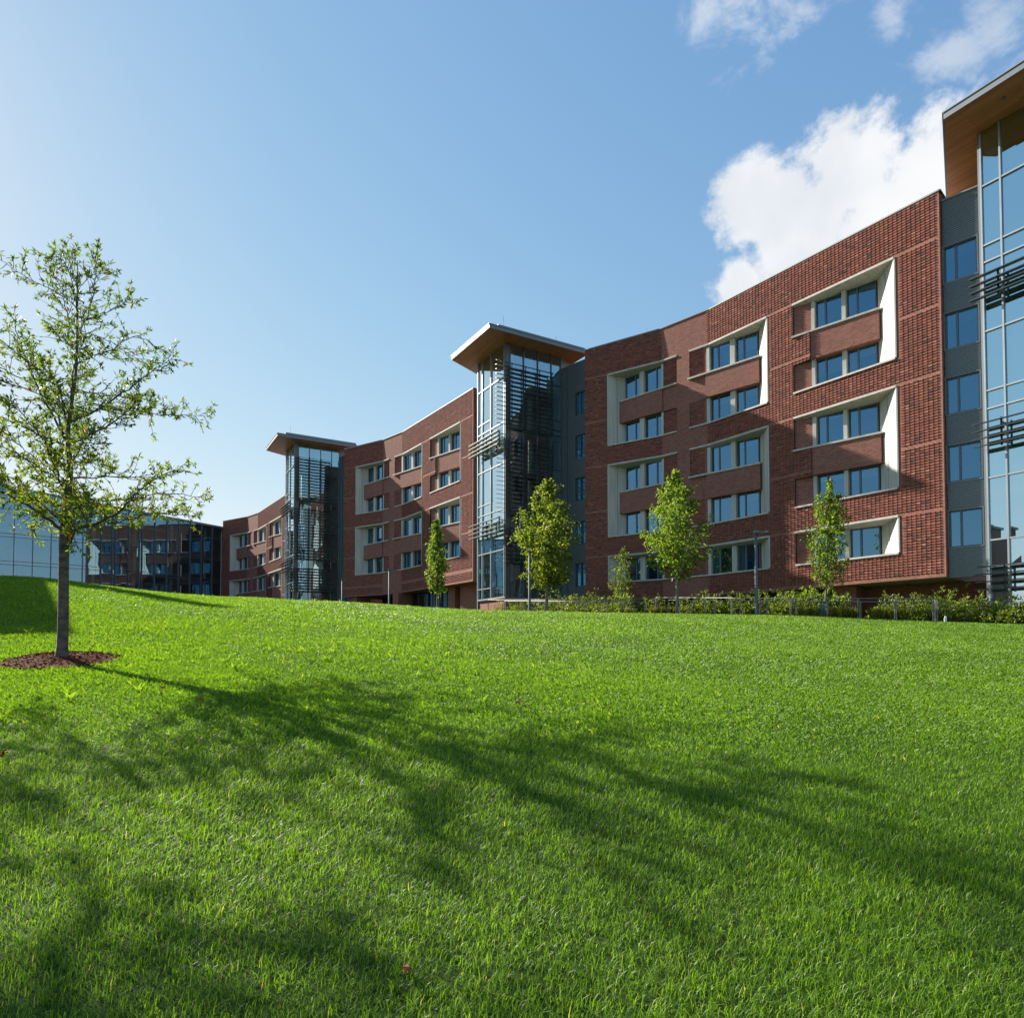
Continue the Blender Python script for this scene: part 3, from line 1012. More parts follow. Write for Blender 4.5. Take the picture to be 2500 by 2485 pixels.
# yellow light glimpsed behind the left pier, painted as the colour of a panel
yl_m = simple('yellow_light_paint', (0.65, 0.36, 0.04), 0.6, var=0.1)
b = MB(); b.box(6.2, 7.9, 4.6, 4.7, 1.5, 4.9); b.build('yellow_light_panel', yl_m, W2)
# small pale penthouse on the far wing
b = MB()
b.box(7.2, 12.0, 3.0, 7.0, 18.1, 20.7)
ph = b.build('penthouse', simple('penthouse_panel', (0.55, 0.56, 0.56), 0.6, var=0.05), W3)
b = MB(); b.box(9.3, 9.55, 2.93, 3.01, 19.55, 19.8); b.build('vent', M['winframe'], ph)
# lightning rods on the roofs
for root, s, y, z in ((W1, 4.6, -0.1, 21.6), (W1, 14.9, -0.4, 21.6)):
    b = MB(); b.tube([(s, y, z), (s, y, z + 0.45)], 0.012, 5); b.build('lightning_rod', M['steel'], root)

# ---------------------------------------------------------------- glass stair towers
C1 = np.array([-0.4826, 49.8])
TW_A = RAD(30.4)
RV = np.array([cos(TW_A), sin(TW_A)])
BV = np.array([-sin(TW_A), cos(TW_A)])


def tower(shift, label, base):
    c = C1 + np.array([23.27, -24.24]) * shift
    root = thing('glass_tower', label, 'tower', (c[0], c[1], 0), TW_A, 'glazed stair towers between the brick wings')
    TOP = 22.72
    # --- corner column
    b = MB(); b.box(0.0, 0.38, 0.0, 0.17, base, TOP); b.build('corner_column', M['column_grey'], root)
    # --- glass skins (left face x = 0, right face y = 0), one pane sheet per face and storey field
    zl = [base + 0.06, 4.75, 7.45, 11.25, 13.86, 17.65, 20.3, TOP]
    zl = [z for z in zl if z > base + 0.05]
    if base < 3.4:
        zl = [base + 0.06, 3.62] + [z for z in zl if z > 4]
    lb, rb_ = MB(), MB()
    def jit():
        return random.uniform(-0.010, 0.010)
    for z0, z1 in zip(zl[:-1], zl[1:]):
        for (p, q) in ((0.17, 2.23), (2.23, 3.62), (3.62, 4.37)):
            j = [jit() * 0.5 for _ in range(4)]
            lb.face([(0.05 + j[0], q, z0), (0.05 + j[1], p, z0), (0.05 + j[2], p, z1), (0.05 + j[3], q, z1)])
        for (p, q) in ((0.38, 1.58), (1.58, 2.83), (2.83, 4.06), (4.06, 4.95)):
            j = [jit() * 0.5 for _ in range(4)]
            rb_.face([(p, 0.05 + j[0], z0), (q, 0.05 + j[1], z0), (q, 0.05 + j[2], z1), (p, 0.05 + j[3], z1)])
    lg = lb.build('left_glazing', M['glass_tower_side'], root)
    rg = rb_.build('right_glazing', M['glass_tower'], root)
    # --- mullions and transoms
    m = MB()
    for y in (0.17, 2.23, 3.62, 4.37):
        m.box(-0.04, 0.09, y - 0.035, y + 0.035, base, TOP)
    for z in (20.3, 16.9, 13.86, 10.46, 7.45, base + 0.03) + ((3.62,) if base < 3.4 else ()):
        m.box(-0.03, 0.08, 0.2, 4.34, z - 0.035, z + 0.035)
    for z in (17.65, 11.25, 4.75):
        if z > base: m.box(-0.03, 0.08, 2.26, 4.34, z - 0.035, z + 0.035)
    m.build('mullions', M['mullion'], lg)
    m = MB()
    for x in (0.40, 1.58, 2.83, 4.06, 4.93):
        m.box(x - 0.03, x + 0.03, -0.04, 0.09, base, TOP)
    for z in (20.44, 17.69, 16.92, 16.52, 13.89, 11.25, 10.46, 7.35, 4.75, base + 0.03):
        if z > base: m.box(4.09, 4.9, -0.03, 0.08, z - 0.03, z + 0.03)
    for z in (16.5, 10.1, base + 0.03):
        m.box(0.43, 4.03, -0.03, 0.08, z - 0.03, z + 0.03)
    m.build('mullions', M['column_grey'], rg)
    # --- right-face sun louvers: three banks of thin blades running past the corner
    for (zt, zb, n) in ((21.13, 16.52, 15), (15.56, 10.03, 18), (8.97, 6.47, 9)):
        lv = MB()
        for k in range(n):
            z = zt - (zt - zb) * k / (n - 1)
            lv.hexa([(-1.0, -0.46, z - 0.05), (4.02, -0.46, z - 0.05), (4.02, -0.24, z + 0.005), (-1.0, -0.24, z + 0.005),
                     (-1.0, -0.46, z - 0.015), (4.02, -0.46, z - 0.015), (4.02, -0.24, z + 0.04), (-1.0, -0.24, z + 0.04)])
        sl = lv.build('sunshade', M['louver'], root)
        br = MB()
        for x in (0.40, 1.58, 2.83, 3.95):
            br.box(x - 0.025, x + 0.025, -0.30, -0.235, zb - 0.12, zt + 0.1)
            for z in (zt - 0.3, (zt + zb) / 2, zb + 0.2):
                br.box(x - 0.02, x + 0.02, -0.235, -0.03, z - 0.03, z + 0.03)
        br.build('bracket', M['louver'], sl)
    # --- left-face projecting brise-soleil: groups of four blades
    groups = [(16.10, 15.16), (9.73, 8.75)] + ([(3.57, 2.60)] if base < 3.4 else [])
    for (zt, zb) in groups:
        lv = MB()
        for k in range(4):
            z = zt - (zt - zb) * k / 3
            lv.hexa([(-0.72, 4.62, z - 0.045), (-0.72, -0.05, z - 0.045), (-0.36, -0.05, z + 0.02), (-0.36, 4.62, z + 0.02),
                     (-0.72, 4.62, z - 0.01), (-0.72, -0.05, z - 0.01), (-0.36, -0.05, z + 0.055), (-0.36, 4.62, z + 0.055)])
        sl = lv.build('sunshade', M['louver_pale'] if shift == 0 else M['louver'], root)
        br = MB()
        for y in (0.25, 2.23, 3.62):
            br.box(-0.42, -0.35, y - 0.03, y + 0.03, zb - 0.1, zt + 0.12)
            for z in (zt - 0.1, zb + 0.1):
                br.box(-0.35, -0.04, y - 0.02, y + 0.02, z - 0.03, z + 0.03)
        br.build('bracket', M['louver'], sl)
    # --- interior seen through the glass
    it = MB()
    for z in (19.9, 16.55, 13.4, 10.1, 7.0, 3.75):
        if z > base - 0.1:
            it.box(0.30, 4.80, 0.35, 4.25, z - 0.32, z)
    it.build('floor_slab', M['slab'], root)
    bw = MB()
    bw.face([(4.9, 4.3, base), (0.1, 4.3, base), (0.1, 4.3, TOP), (4.9, 4.3, TOP)])
    bw.face([(4.93, 0.1, base), (4.93, 4.3, base), (4.93, 4.3, TOP), (4.93, 0.1, TOP)])
    bw.build('inner_wall', M['room'], root)
    for (x, y) in ((1.15, 1.15), (3.0, 1.4)):
        ic = MB(); ic.tube([(x, y, base), (x, y, TOP)], 0.2, 14); ic.build('inner_column', M['pale_column'], root, smooth=True)
    # outer side and back walls of the shaft
    ob = MB()
    ob.box(0.0, 4.97, 4.36, 4.5, base - 2.5, 22.7)
    ob.box(4.97, 5.05, 0.0, 4.5, base - 2.5, 22.7)
    ob.build('side_wall', M['darkmetal'], root)
    # plinth
    if base > 3.4:
        pb = MB()
        pb.box(0.10, 4.9, 0.10, 4.3, base - 2.6, base - 0.06)
        pb.build('plinth', M['brick'], root)
        pb = MB()
        pb.box(-0.06, 4.97, -0.06, 4.37, base - 0.07, base)
        pb.build('sill', M['mullion'], root)
    # --- canopy roof: wood soffit, metal fascia, set-back upper layer
    cn = MB()
    x0, x1, y0, y1 = -2.12, 6.5, -1.42, 4.75
    y2 = y1 + 0.49 * (x1 - x0)                                      # the rear edge runs back at an angle
    zt = 22.76
    h = 0.27
    cn.face([(x0, y1, zt), (x1, y2, zt), (x1, y0, zt), (x0, y0, zt)], 0, [(y1, x0), (y2, x1), (y0, x1), (y0, x0)])
    cp = cn.build('canopy', M['wood'], root)
    fs = MB()
    fs.prism([(x0 - 0.03, y0 - 0.03), (x1, y0 - 0.03), (x1, y2 + 0.03), (x0 - 0.03, y1 + 0.03)], zt + 0.004, zt + h)
    fs.prism([(x0 - 0.07, y0 - 0.07), (x1, y0 - 0.07), (x1, y2 + 0.07), (x0 - 0.07, y1 + 0.07)], zt + h, zt + h + 0.05)
    fs.build('fascia', M['fascia'], cp)
    up = MB()
    up.prism([(x0 + 0.9, y0 + 0.35), (x1, y0 + 0.35), (x1, y2 - 0.3), (x0 + 0.9, y1 + 0.1)], zt + h + 0.05, zt + h + 0.36)
    up.build('roof_edge', M['fascia'], cp)
    dl = MB()
    for (x, y) in ((-1.2, 0.6), (-1.2, 2.9)):
        dl.tube([(x, y, zt - 0.012), (x, y, zt + 0.0)], 0.09, 12)
    dl.build('downlight', M['winframe'], cp)
    for (x, y, hh) in ((-0.7, -0.9, 1.2), (3.9, -0.9, 0.75)):
        rd = MB(); rd.tube([(x, y, zt + h), (x, y, zt + h + hh)], 0.014, 5); rd.build('lightning_rod', M['steel'], root)
    # --- link wall to the next wing (ribbed dark metal, parallel to the row)
    rot = ROW_A - TW_A
    loc = (4.95, 0.02, 0)
    heads = [19.53, 16.27, 13.03, 9.71, 6.57]
    heads = [h_ for h_ in heads if h_ - 1.8 > base - 1.2]
    mw = metal_wall(root, 0.0, 3.2, 0.0, base - 1.6, 21.76, 1.45, 2.8, heads, 1.80, loc=loc, rotz=rot)
    tr = MB(); tr.box(0.62, 0.68, -0.02, 0.03, base - 1.6, 21.75); tr.build('trim', M['winframe'], mw)
    for h_ in heads:
        w = add_window(root, 1.45, 2.8, h_ - 1.80, h_, 0.08, 'l', True)  # pale sheet added behind the glass to imitate reflected sky
        w.location = loc; w.rotation_euler = (0, 0, rot)
    ub = MB()
    ub.face([(4.95, 0.1, 21.76), (7.5, 1.2, 21.76), (7.5, 1.2, 22.75), (4.95, 0.1, 22.75)])
    ub.build('upper_wall', M['darkmetal'], root)
    return root


T1 = tower(0, 'central glass stair tower with dark louvers and wood soffit, behind the yellowing tree', 3.92)
T2 = tower(-1, 'farther glass stair tower with louvers, between the middle and the lowest brick wing', 3.92)
T0 = tower(1, 'near glass stair tower cut off by the right edge, with wide wood soffit', 1.2)
# red chair glimpsed through the glass of the near tower
def red_chair():
    t = thing('lounge_chair', 'red lounge chair seen through the glass of the nearest tower', 'chair', (0, 0, 0))
    p = C1 + np.array([23.27, -24.24]) + BV * 2.6 + RV * 0.75
    t.location = (p[0], p[1], 3.62)
    t.rotation_euler = (0, 0, TW_A + 0.6)
    b = MB(); b.prism([(-0.4, -0.35), (0.4, -0.35), (0.45, 0.1), (0.35, 0.4), (-0.35, 0.4), (-0.45, 0.1)], 0.40, 0.55); b.build('seat', M['redchair'], t)
    b = MB()
    for k in range(10):
        a0, a1 = pi * k / 10, pi * (k + 1) / 10
        h0, h1 = 0.85 + 0.35 * sin(a0), 0.85 + 0.35 * sin(a1)
        b.hexa([(0.46 * cos(a0), 0.44 * sin(a0), 0.5), (0.52 * cos(a0), 0.5 * sin(a0), 0.5), (0.52 * cos(a1), 0.5 * sin(a1), 0.5), (0.46 * cos(a1), 0.44 * sin(a1), 0.5),
                (0.46 * cos(a0), 0.44 * sin(a0), h0), (0.52 * cos(a0), 0.5 * sin(a0), h0), (0.52 * cos(a1), 0.5 * sin(a1), h1), (0.46 * cos(a1), 0.44 * sin(a1), h1)])
    b.build('backrest', M['redchair'], t)
    for sx in (-1, 1):
        for sy in (-1, 1):
            b = MB(); b.tube([(0.25 * sx, 0.22 * sy, 0.40), (0.33 * sx, 0.3 * sy, 0.0)], 0.018, 6); b.build('leg', M['louver'], t)
red_chair()
b = MB(); b.box(0.1, 4.8, 0.1, 4.3, 3.30, 3.6); b.build('floor_slab', M['slab'], T0)

# ---------------------------------------------------------------- glass pavilion at the left
PV_E = np.array([-41.45, 97.3])


def pavilion():
    def heading(vx):
        d = -np.array([(vx - 1250) / F_PX, 1.0]); return d / np.linalg.norm(d)
    d0, d1 = heading(2140), heading(3500)
    ang0, ang1 = atan2(d0[1], d0[0]), atan2(d1[1], d1[0])
    root = thing('glass_pavilion', 'long low glass building at the left, mirroring the brick wings, behind the hill', 'building', (PV_E[0], PV_E[1], 0), ang0)
    # local x runs along the wall towards the camera; outside is +y; the plan bends after the eleventh bay
    TOPZ, BOT, mod = 17.7, 1.5, 1.73
    for (L, n, loc, rot, pairs, rise) in ((11 * mod, 11, (0, 0, 0), 0.0, (7, 9), 0.0), (16 * mod, 16, (11 * mod, 0, 0), ang1 - ang0, (0, 6), 0.10)):
        kw = dict(loc=loc, rotz=rot)
        g = MB()
        zl = [BOT, 6.9, 9.85, 12.95, 15.86, TOPZ - 0.25]
        for k in range(n):
            for z0, z1 in zip(zl[:-1], zl[1:]):
                j = [random.uniform(-0.008, 0.008) for _ in range(4)]
                up = rise if z1 > 16 else 0.0
                g.face([((k + 1) * mod, j[0], z0), (k * mod, j[1], z0), (k * mod, j[2], z1 + up * k * mod), ((k + 1) * mod, j[3], z1 + up * (k + 1) * mod)])
        gl = g.build('curtain_wall', M['glass_pav'], root, **kw)
        m = MB()
        for k in range(n + 1):
            x = k * mod
            m.box(x - 0.05, x + 0.05, -0.1, 0.14, BOT, TOPZ - 0.2 + rise * x)
            if k in pairs:
                m.box(x + 0.30, x + 0.42, -0.1, 0.14, BOT, TOPZ - 0.2 + rise * x)
        for z in (15.86, 13.1, 12.72, 10.0, 9.62, 6.9, 6.5):
            m.box(0, L, -0.05, 0.06, z - 0.025, z + 0.025)
        m.build('mullions', M['column_grey'], gl)
        sp = MB()
        for z in (12.72, 9.62, 6.5):
            sp.box(0.05, L - 0.05, -0.09, -0.05, z + 0.025, z + 0.375)
        sp.build('spandrels', M['spandrel'], gl)
        s = MB()
        for z in (12.75, 9.65, 6.55):
            s.box(0.2, L, -9, -0.2, z - 0.02, z + 0.33)
        s.build('floor_slab', M['slab'], root, **kw)
        r = MB()
        q = rise * L
        r.hexa([(-0.2, -10, TOPZ - 0.25), (L, -10, TOPZ - 0.25 + q), (L, 0.16, TOPZ - 0.25 + q), (-0.2, 0.16, TOPZ - 0.25), (-0.2, -10, TOPZ), (L, -10, TOPZ + q), (L, 0.16, TOPZ + q), (-0.2, 0.16, TOPZ)])
        r.build('roof', M['fascia'], root, **kw)
        w = MB()
        w.face([(0, -9, BOT), (L, -9, BOT), (L, -9, TOPZ - 0.3 + rise * L), (0, -9, TOPZ - 0.3)])
        w.build('inner_wall', M['room'], root, **kw)
        for x in np.arange(1.7, L, 3.46 * 1.5):
            c = MB(); c.tube([(x, -1.6, BOT), (x, -1.6, TOPZ - 0.3)], 0.2, 10); c.build('inner_column', M['pale_column'], root, smooth=True, **kw)
    w = MB()
    w.face([(-0.02, -9, BOT), (-0.02, 0, BOT), (-0.02, 0, TOPZ), (-0.02, -9, TOPZ)])
    w.build('end_wall', M['darkmetal'], root)
    u = MB(); u.box(4.6, 6.4, -5.5, -4.2, TOPZ, TOPZ + 0.9); u.build('roof_unit', M['soffit_pale'], root)
pavilion()

# the neighbouring brick block outside the frame on the left: its roof corner throws the straight-edged shade on the hill
def neighbour():
    root = thing('neighbouring_block', 'brick block standing left of the lawn, its roof edge shading the hill', 'building', (-27.5, 26.8, 0))
    d = np.array([-0.5, 0.866]); n = np.array([-0.866, -0.5])
    P = [np.zeros(2), d * 17, d * 17 + n * 12, n * 12]
    b = MB(); b.prism([tuple(p) for p in P], -1.5, 13.6); b.build('wall', M['brick'], root)
    b = MB()
    Q = [-d * 0.2 - n * 0.2, d * 17.2 - n * 0.2, d * 17.2 + n * 12.2, -d * 0.2 + n * 12.2]
    b.prism([tuple(p) for p in Q], 13.6, 13.85); b.build('coping', M['coping'], root)
    for k in range(4):
        for z in (2.0, 5.6, 9.2):
            p = d * (1.8 + 3.7 * k) - n * 0.02
            w = MB(); w.box(0, 1.8, -0.01, 0.05, z, z + 2.0); o = w.build('window', M['glass'], root)
            o.location = (p[0], p[1], 0); o.rotation_euler = (0, 0, atan2(d[1], d[0]))
neighbour()

# ---------------------------------------------------------------- plants


def leaf_mesh(name, P, Dn, L, W, tint, mat, parent, fold=0.25):
    """P base points, Dn unit directions, L lengths, W widths -> one mesh of two-facet pointed leaves"""
    n = len(P)
    r = rng.normal(size=(n, 3))
    S = np.cross(Dn, r); S /= np.linalg.norm(S, axis=1, keepdims=True) + 1e-9
    U = np.cross(S, Dn)
    mid = P + Dn * (L * 0.45)[:, None]
    a = mid + S * (W / 2)[:, None] + U * (W * fold)[:, None]
    c = mid - S * (W / 2)[:, None] + U * (W * fold)[:, None]
    tip = P + Dn * L[:, None] - U * (L * 0.10)[:, None]
    V = np.stack([P, a, tip, c], 1).reshape(-1, 3)
    i = np.arange(n) * 4
    F = np.concatenate([np.stack([i, i + 1, i + 2], 1), np.stack([i, i + 2, i + 3], 1)])
    return mesh_np(name, V, F, np.repeat(tint, 4), mat, parent)


def unit(v):
    v = np.asarray(v, float)
    return v / (np.linalg.norm(v) + 1e-9)


def smooth_poly(pts, n):
    """Catmull-Rom resampling of a few 3-D points"""
    p = np.array(pts, float)
    p = np.vstack([2 * p[0] - p[1], p, 2 * p[-1] - p[-2]])
    out = []
    segs = len(p) - 3
    for k in range(n + 1):
        u = k / n * segs
        i = min(int(u), segs - 1)
        t = u - i
        a, b, c, d = p[i], p[i + 1], p[i + 2], p[i + 3]
        out.append(0.5 * ((2 * b) + (-a + c) * t + (2 * a - 5 * b + 4 * c - d) * t * t + (-a + 3 * b - 3 * c + d) * t ** 3))
    return np.array(out)


def oak():
    """young oak on the hillside: limbs laid out in metres from the trunk foot (x to the right, y away, z up)"""
    D0 = 10.2
    K = D0 / F_PX
    bx = (152 - 1250) * K
    by = D0
    bz = gz1(bx, by) - 0.02
    root = thing('oak_tree', 'young oak with airy backlit crown on the hillside, growing from a mulch ring', 'tree', (bx, by, bz))

    def q(cx, cy, depth=0.0):       # limb drawing units of the tree study -> metres
        return np.array([((cx * 0.599 - 151) * (0.79 if cx > 420 else 1.0) + (21 if cx > 420 else 0)) * K, depth, (1622 - (550 + cy * 0.599)) * K])
    trunk = smooth_poly([q(252, 1795), q(254, 1600), q(252, 1270), q(263, 1000, 0.03), q(258, 840, 0.0), q(278, 560, 0.05), q(285, 250, 0.0), q(292, 130, -0.05)], 34)
    tz = np.linspace(0, 1, 35)
    tr = 0.080 * (1 - tz) ** 0.9 + 0.006
    tr[:2] = [0.125, 0.098]
    tr[2:12] = np.linspace(0.080, 0.070, 10)
    tr[12:] = np.linspace(0.060, 0.005, 23) * (1 - 0.25 * np.sin(np.linspace(0, pi, 23)))
    wood = MB()
    wood.tube(trunk, list(tr * np.linspace(0.95, 0.84, 35)), 12)
    wood.build('trunk', M['bark'], root, smooth=True)
    limbs = [
        ([(258, 1262), (330, 1240), (420, 1222), (520, 1195), (610, 1150), (720, 1085), (820, 1050)], 0.042, -0.35),
        ([(430, 1222), (560, 1185), (700, 1165), (835, 1172)], 0.018, 0.25),
        ([(262, 1312), (350, 1292), (430, 1262), (540, 1232)], 0.022, -0.8),
        ([(262, 1100), (350, 1110), (450, 1085), (600, 1040), (780, 1045)], 0.024, 0.7),
        ([(262, 892), (400, 858), (560, 815), (660, 790), (725, 745)], 0.024, -0.5),
        ([(264, 800), (360, 738), (450, 655), (560, 560), (690, 468)], 0.030, 0.3),
        ([(360, 740), (470, 728), (600, 680), (735, 640)], 0.014, 0.9),
        ([(268, 700), (330, 590), (420, 540), (500, 470)], 0.014, -0.6),
        ([(276, 560), (380, 470), (460, 380), (540, 390)], 0.014, 0.5),
        ([(280, 470), (360, 380), (430, 270), (480, 205)], 0.013, -0.4),
        ([(284, 380), (350, 320), (420, 215), (408, 180)], 0.010, 0.5),
        ([(286, 240), (320, 160), (345, 112)], 0.008, 0.2),
        ([(246, 1255), (200, 1195), (110, 1130), (20, 1095), (-90, 1040)], 0.038, -0.5),
        ([(200, 1195), (130, 1180), (40, 1195), (-30, 1215)], 0.012, 0.5),
        ([(250, 1110), (170, 1065), (60, 985), (-40, 905), (-130, 870)], 0.028, 0.6),
        ([(246, 895), (150, 855), (20, 800), (-110, 760)], 0.022, -0.6),
        ([(245, 870), (190, 770), (100, 640), (30, 520), (-30, 400)], 0.026, 0.4),
        ([(243, 850), (165, 690), (130, 540), (108, 420)], 0.024, -0.3),
        ([(100, 640), (20, 600), (-60, 570), (-140, 560)], 0.012, -0.7),
        ([(264, 640), (215, 640), (160, 690), (120, 660)], 0.012, 0.6),
        ([(276, 440), (225, 320), (180, 220), (120, 122)], 0.012, 0.2),
        ([(282, 320), (230, 280), (160, 265), (105, 225)], 0.010, -0.5),
        ([(286, 250), (250, 150), (225, 85), (198, 62)], 0.009, 0.1),
        ([(278, 500), (200, 440), (100, 340), (10, 280)], 0.013, 0.6),
        ([(260, 1180), (300, 1120), (345, 1080), (390, 1070)], 0.014, 1.0),
        ([(258, 1010), (300, 960), (330, 900), (350, 860)], 0.016, -1.2),
        ([(258, 960), (220, 920), (170, 880), (130, 870)], 0.016, 1.3),
        ([(262, 740), (290, 680), (330, 640), (360, 600)], 0.012, 1.0),
        ([(262, 700), (230, 640), (200, 600), (170, 560)], 0.012, -1.0),
        ([(256, 1210), (230, 1160), (190, 1110), (160, 1080)], 0.016, -1.2),
        ([(256, 1230), (300, 1200), (340, 1180), (360, 1150)], 0.014, -1.2),
        ([(264, 1050), (230, 1000), (215, 960), (190, 930)], 0.012, -0.8),
        ([(260, 1120), (310, 1060), (370, 1000), (430, 960)], 0.014, -1.0),
        ([(260, 1130), (220, 1090), (150, 1060), (90, 1075)], 0.012, 1.0),
        ([(264, 970), (340, 975), (440, 950), (560, 960), (650, 930)], 0.016, -0.9),
        ([(266, 1030), (380, 1015), (500, 1000), (620, 985), (715, 900)], 0.016, 0.5),
        ([(264, 830), (330, 790), (420, 760), (500, 770)], 0.012, -1.1),
        ([(270, 660), (350, 640), (420, 600), (480, 590)], 0.012, 1.0),
        ([(258, 1200), (340, 1160), (420, 1140), (520, 1120), (590, 1090)], 0.016, 0.9),
        ([(258, 1240), (340, 1215), (450, 1195), (560, 1200), (640, 1215)], 0.016, -0.9),
        ([(250, 1150), (170, 1130), (90, 1080), (10, 1060)], 0.016, -1.0),
        ([(252, 1060), (180, 990), (90, 930), (10, 860)], 0.016, -0.9),
        ([(250, 930), (180, 840), (90, 760), (20, 690)], 0.014, 1.0),
        ([(262, 760), (200, 720), (120, 720), (50, 700)], 0.012, -1.0),
        ([(274, 520), (230, 480), (170, 500), (120, 480)], 0.010, 0.8),
        ([(280, 420), (330, 400), (380, 420), (430, 400)], 0.009, 0.8),
        ([(282, 330), (320, 260), (350, 230), (390, 280)], 0.008, -0.7),
    ]
    bw = MB()
    P, Dn, tint = [], [], []

    def cluster(p, d, k, spread=0.9, tb=0.5):
        for _ in range(k):
            v = unit(d + rng.normal(size=3) * spread)
            P.append(p + rng.normal(size=3) * 0.008); Dn.append(v)
            tint.append(np.clip(rng.normal(tb, 0.2), 0, 0.95) if rng.random() > 0.012 else 1.0)
    for li, (pts, r0, dep) in enumerate(limbs):
        m = len(pts)
        p3 = [q(px, py, 1.6 * dep * (i / (m - 1)) ** 1.1) for i, (px, py) in enumerate(pts)]
        n = 8 + 2 * m
        c = smooth_poly(p3, n)
        c[1:] += rng.normal(size=(n, 3)) * 0.010
        bw.tube(c, list(np.linspace(r0 * 0.72, 0.003, n + 1)), 6)
        seg = np.linalg.norm(np.diff(c, axis=0), axis=1)
        Ltot = seg.sum()
        cum = np.concatenate([[0], np.cumsum(seg)])
        low = np.mean([p[1] for p in pts]) > 950
        d = 0.14 * Ltot if li < 24 else 0.02
        side = 1
        while d < Ltot:
            i = min(np.searchsorted(cum, d) - 1, n - 1)
            tt = d / Ltot
            p = c[i] + (c[i + 1] - c[i]) * ((d - cum[i]) / seg[i])
            tan = unit(c[i + 1] - c[i])
            ax = unit(np.cross(tan, [0, 1, 0.2]) * side + rng.normal(size=3) * 0.75)
            dirv = unit(tan * 0.75 + ax * 0.85 + np.array([0, 0, 0.15]))
            Ls = (0.16 + 0.36 * rng.random()) * (1.05 - 0.45 * tt)
            k = 5
            tw = [p]
            for s in range(k):
                dirv = unit(dirv + rng.normal(size=3) * 0.16 + np.array([0, 0, 0.02]))
                tw.append(tw[-1] + dirv * Ls / k)
            bw.tube(tw, list(np.linspace(0.006, 0.002, k + 1)), 4, cap=False)
            tb = 0.62 if low else 0.48
            for s in range(1, k + 1):
                if rng.random() < 0.74:
                    cluster(tw[s], unit(tw[s] - tw[s - 1]), int(rng.integers(2, 6)), 0.9, tb)
            cluster(tw[-1], unit(tw[-1] - tw[-2]), int(rng.integers(4, 7)), 0.75, tb)
            side *= -1
            d += 0.05 + 0.035 * rng.random()
        cluster(c[-1], unit(c[-1] - c[-2]), 7, 0.8, 0.5)
    bw.build('branches', M['bark'], root, smooth=True)
    P, Dn = np.array(P), np.array(Dn)
    n = len(P)
    leaf_mesh('crown', P, Dn, rng.uniform(0.045, 0.098, n), rng.uniform(0.015, 0.026, n), np.array(tint), LEAF['oak'], root)
    # orange nursery tape round the trunk under the fork
    b = MB(); b.box(0.078, 0.088, -0.03, 0.02, 1.84, 2.03); b.build('tape', M['tape'], root)
    return root, (bx, by)


OAK, OAK_XY = oak()


def copy_thing(root, loc, rotz, label, scale=1.0):
    r = root.copy(); COL.objects.link(r)
    r.location = loc; r.rotation_euler = (0, 0, rotz); r.scale = (scale,) * 3
    r['label'] = label
    for ch in list(root.children):
        c = ch.copy(); COL.objects.link(c); c.parent = r
        for g in list(ch.children):
            g2 = g.copy(); COL.objects.link(g2); g2.parent = c
    return r


# two trees of the same row stand outside the frame on the left; the lawn shows only their shade
copy_thing(OAK, (-11.3, 8.7, gz1(-11.3, 8.7)), 2.1, 'oak standing left of the lawn, only its shade visible in the corner', 1.3)


def mulch_ring():
    cx, cy = OAK_XY
    b = MB()
    R = 0.78
    ring = []
    n = 40
    rows = []
    for rr in (0.0, 0.35, 0.6, 0.8, 1.0):
        row = []
        for k in range(n):
            a = 2 * pi * k / n
            r = R * rr * (1 + 0.03 * sin(5 * a + 1))
            x, y = r * cos(a), r * sin(a)
            row.append((x, y, gz1(cx + x, cy + y) - gz1(cx, cy) + 0.035 + 0.05 * (1 - rr ** 2)))
        rows.append(row)
    for i in range(4):
        for k in range(n):
            j = (k + 1) % n
            b.face([rows[i][k], rows[i][j], rows[i + 1][j], rows[i + 1][k]][::-1])
    o = b.build('mulch', M['mulch'], None, loc=(cx, cy, gz1(cx, cy)))
    tag(o, 'ring of brown bark mulch around the oak trunk', 'mulch')
    # chips lying on the ring
    m = 1500
    r = R * np.sqrt(rng.random(m)); a = rng.random(m) * 2 * pi
    x, y = r * np.cos(a), r * np.sin(a)
    z = gz(cx + x, cy + y) - gz1(cx, cy) + 0.045 + 0.05 * (1 - (r / R) ** 2)
    th = rng.random(m) * pi
    d = np.stack([np.cos(th), np.sin(th), rng.normal(0, 0.25, m)], 1)
    d /= np.linalg.norm(d, axis=1, keepdims=True)
    c = leaf_mesh('mulch_chips', np.stack([x, y, z], 1), d, rng.uniform(0.025, 0.07, m), rng.uniform(0.01, 0.022, m), rng.random(m), M['chip'], o, 0.1)
    c['kind'] = 'stuff'
mulch_ring()


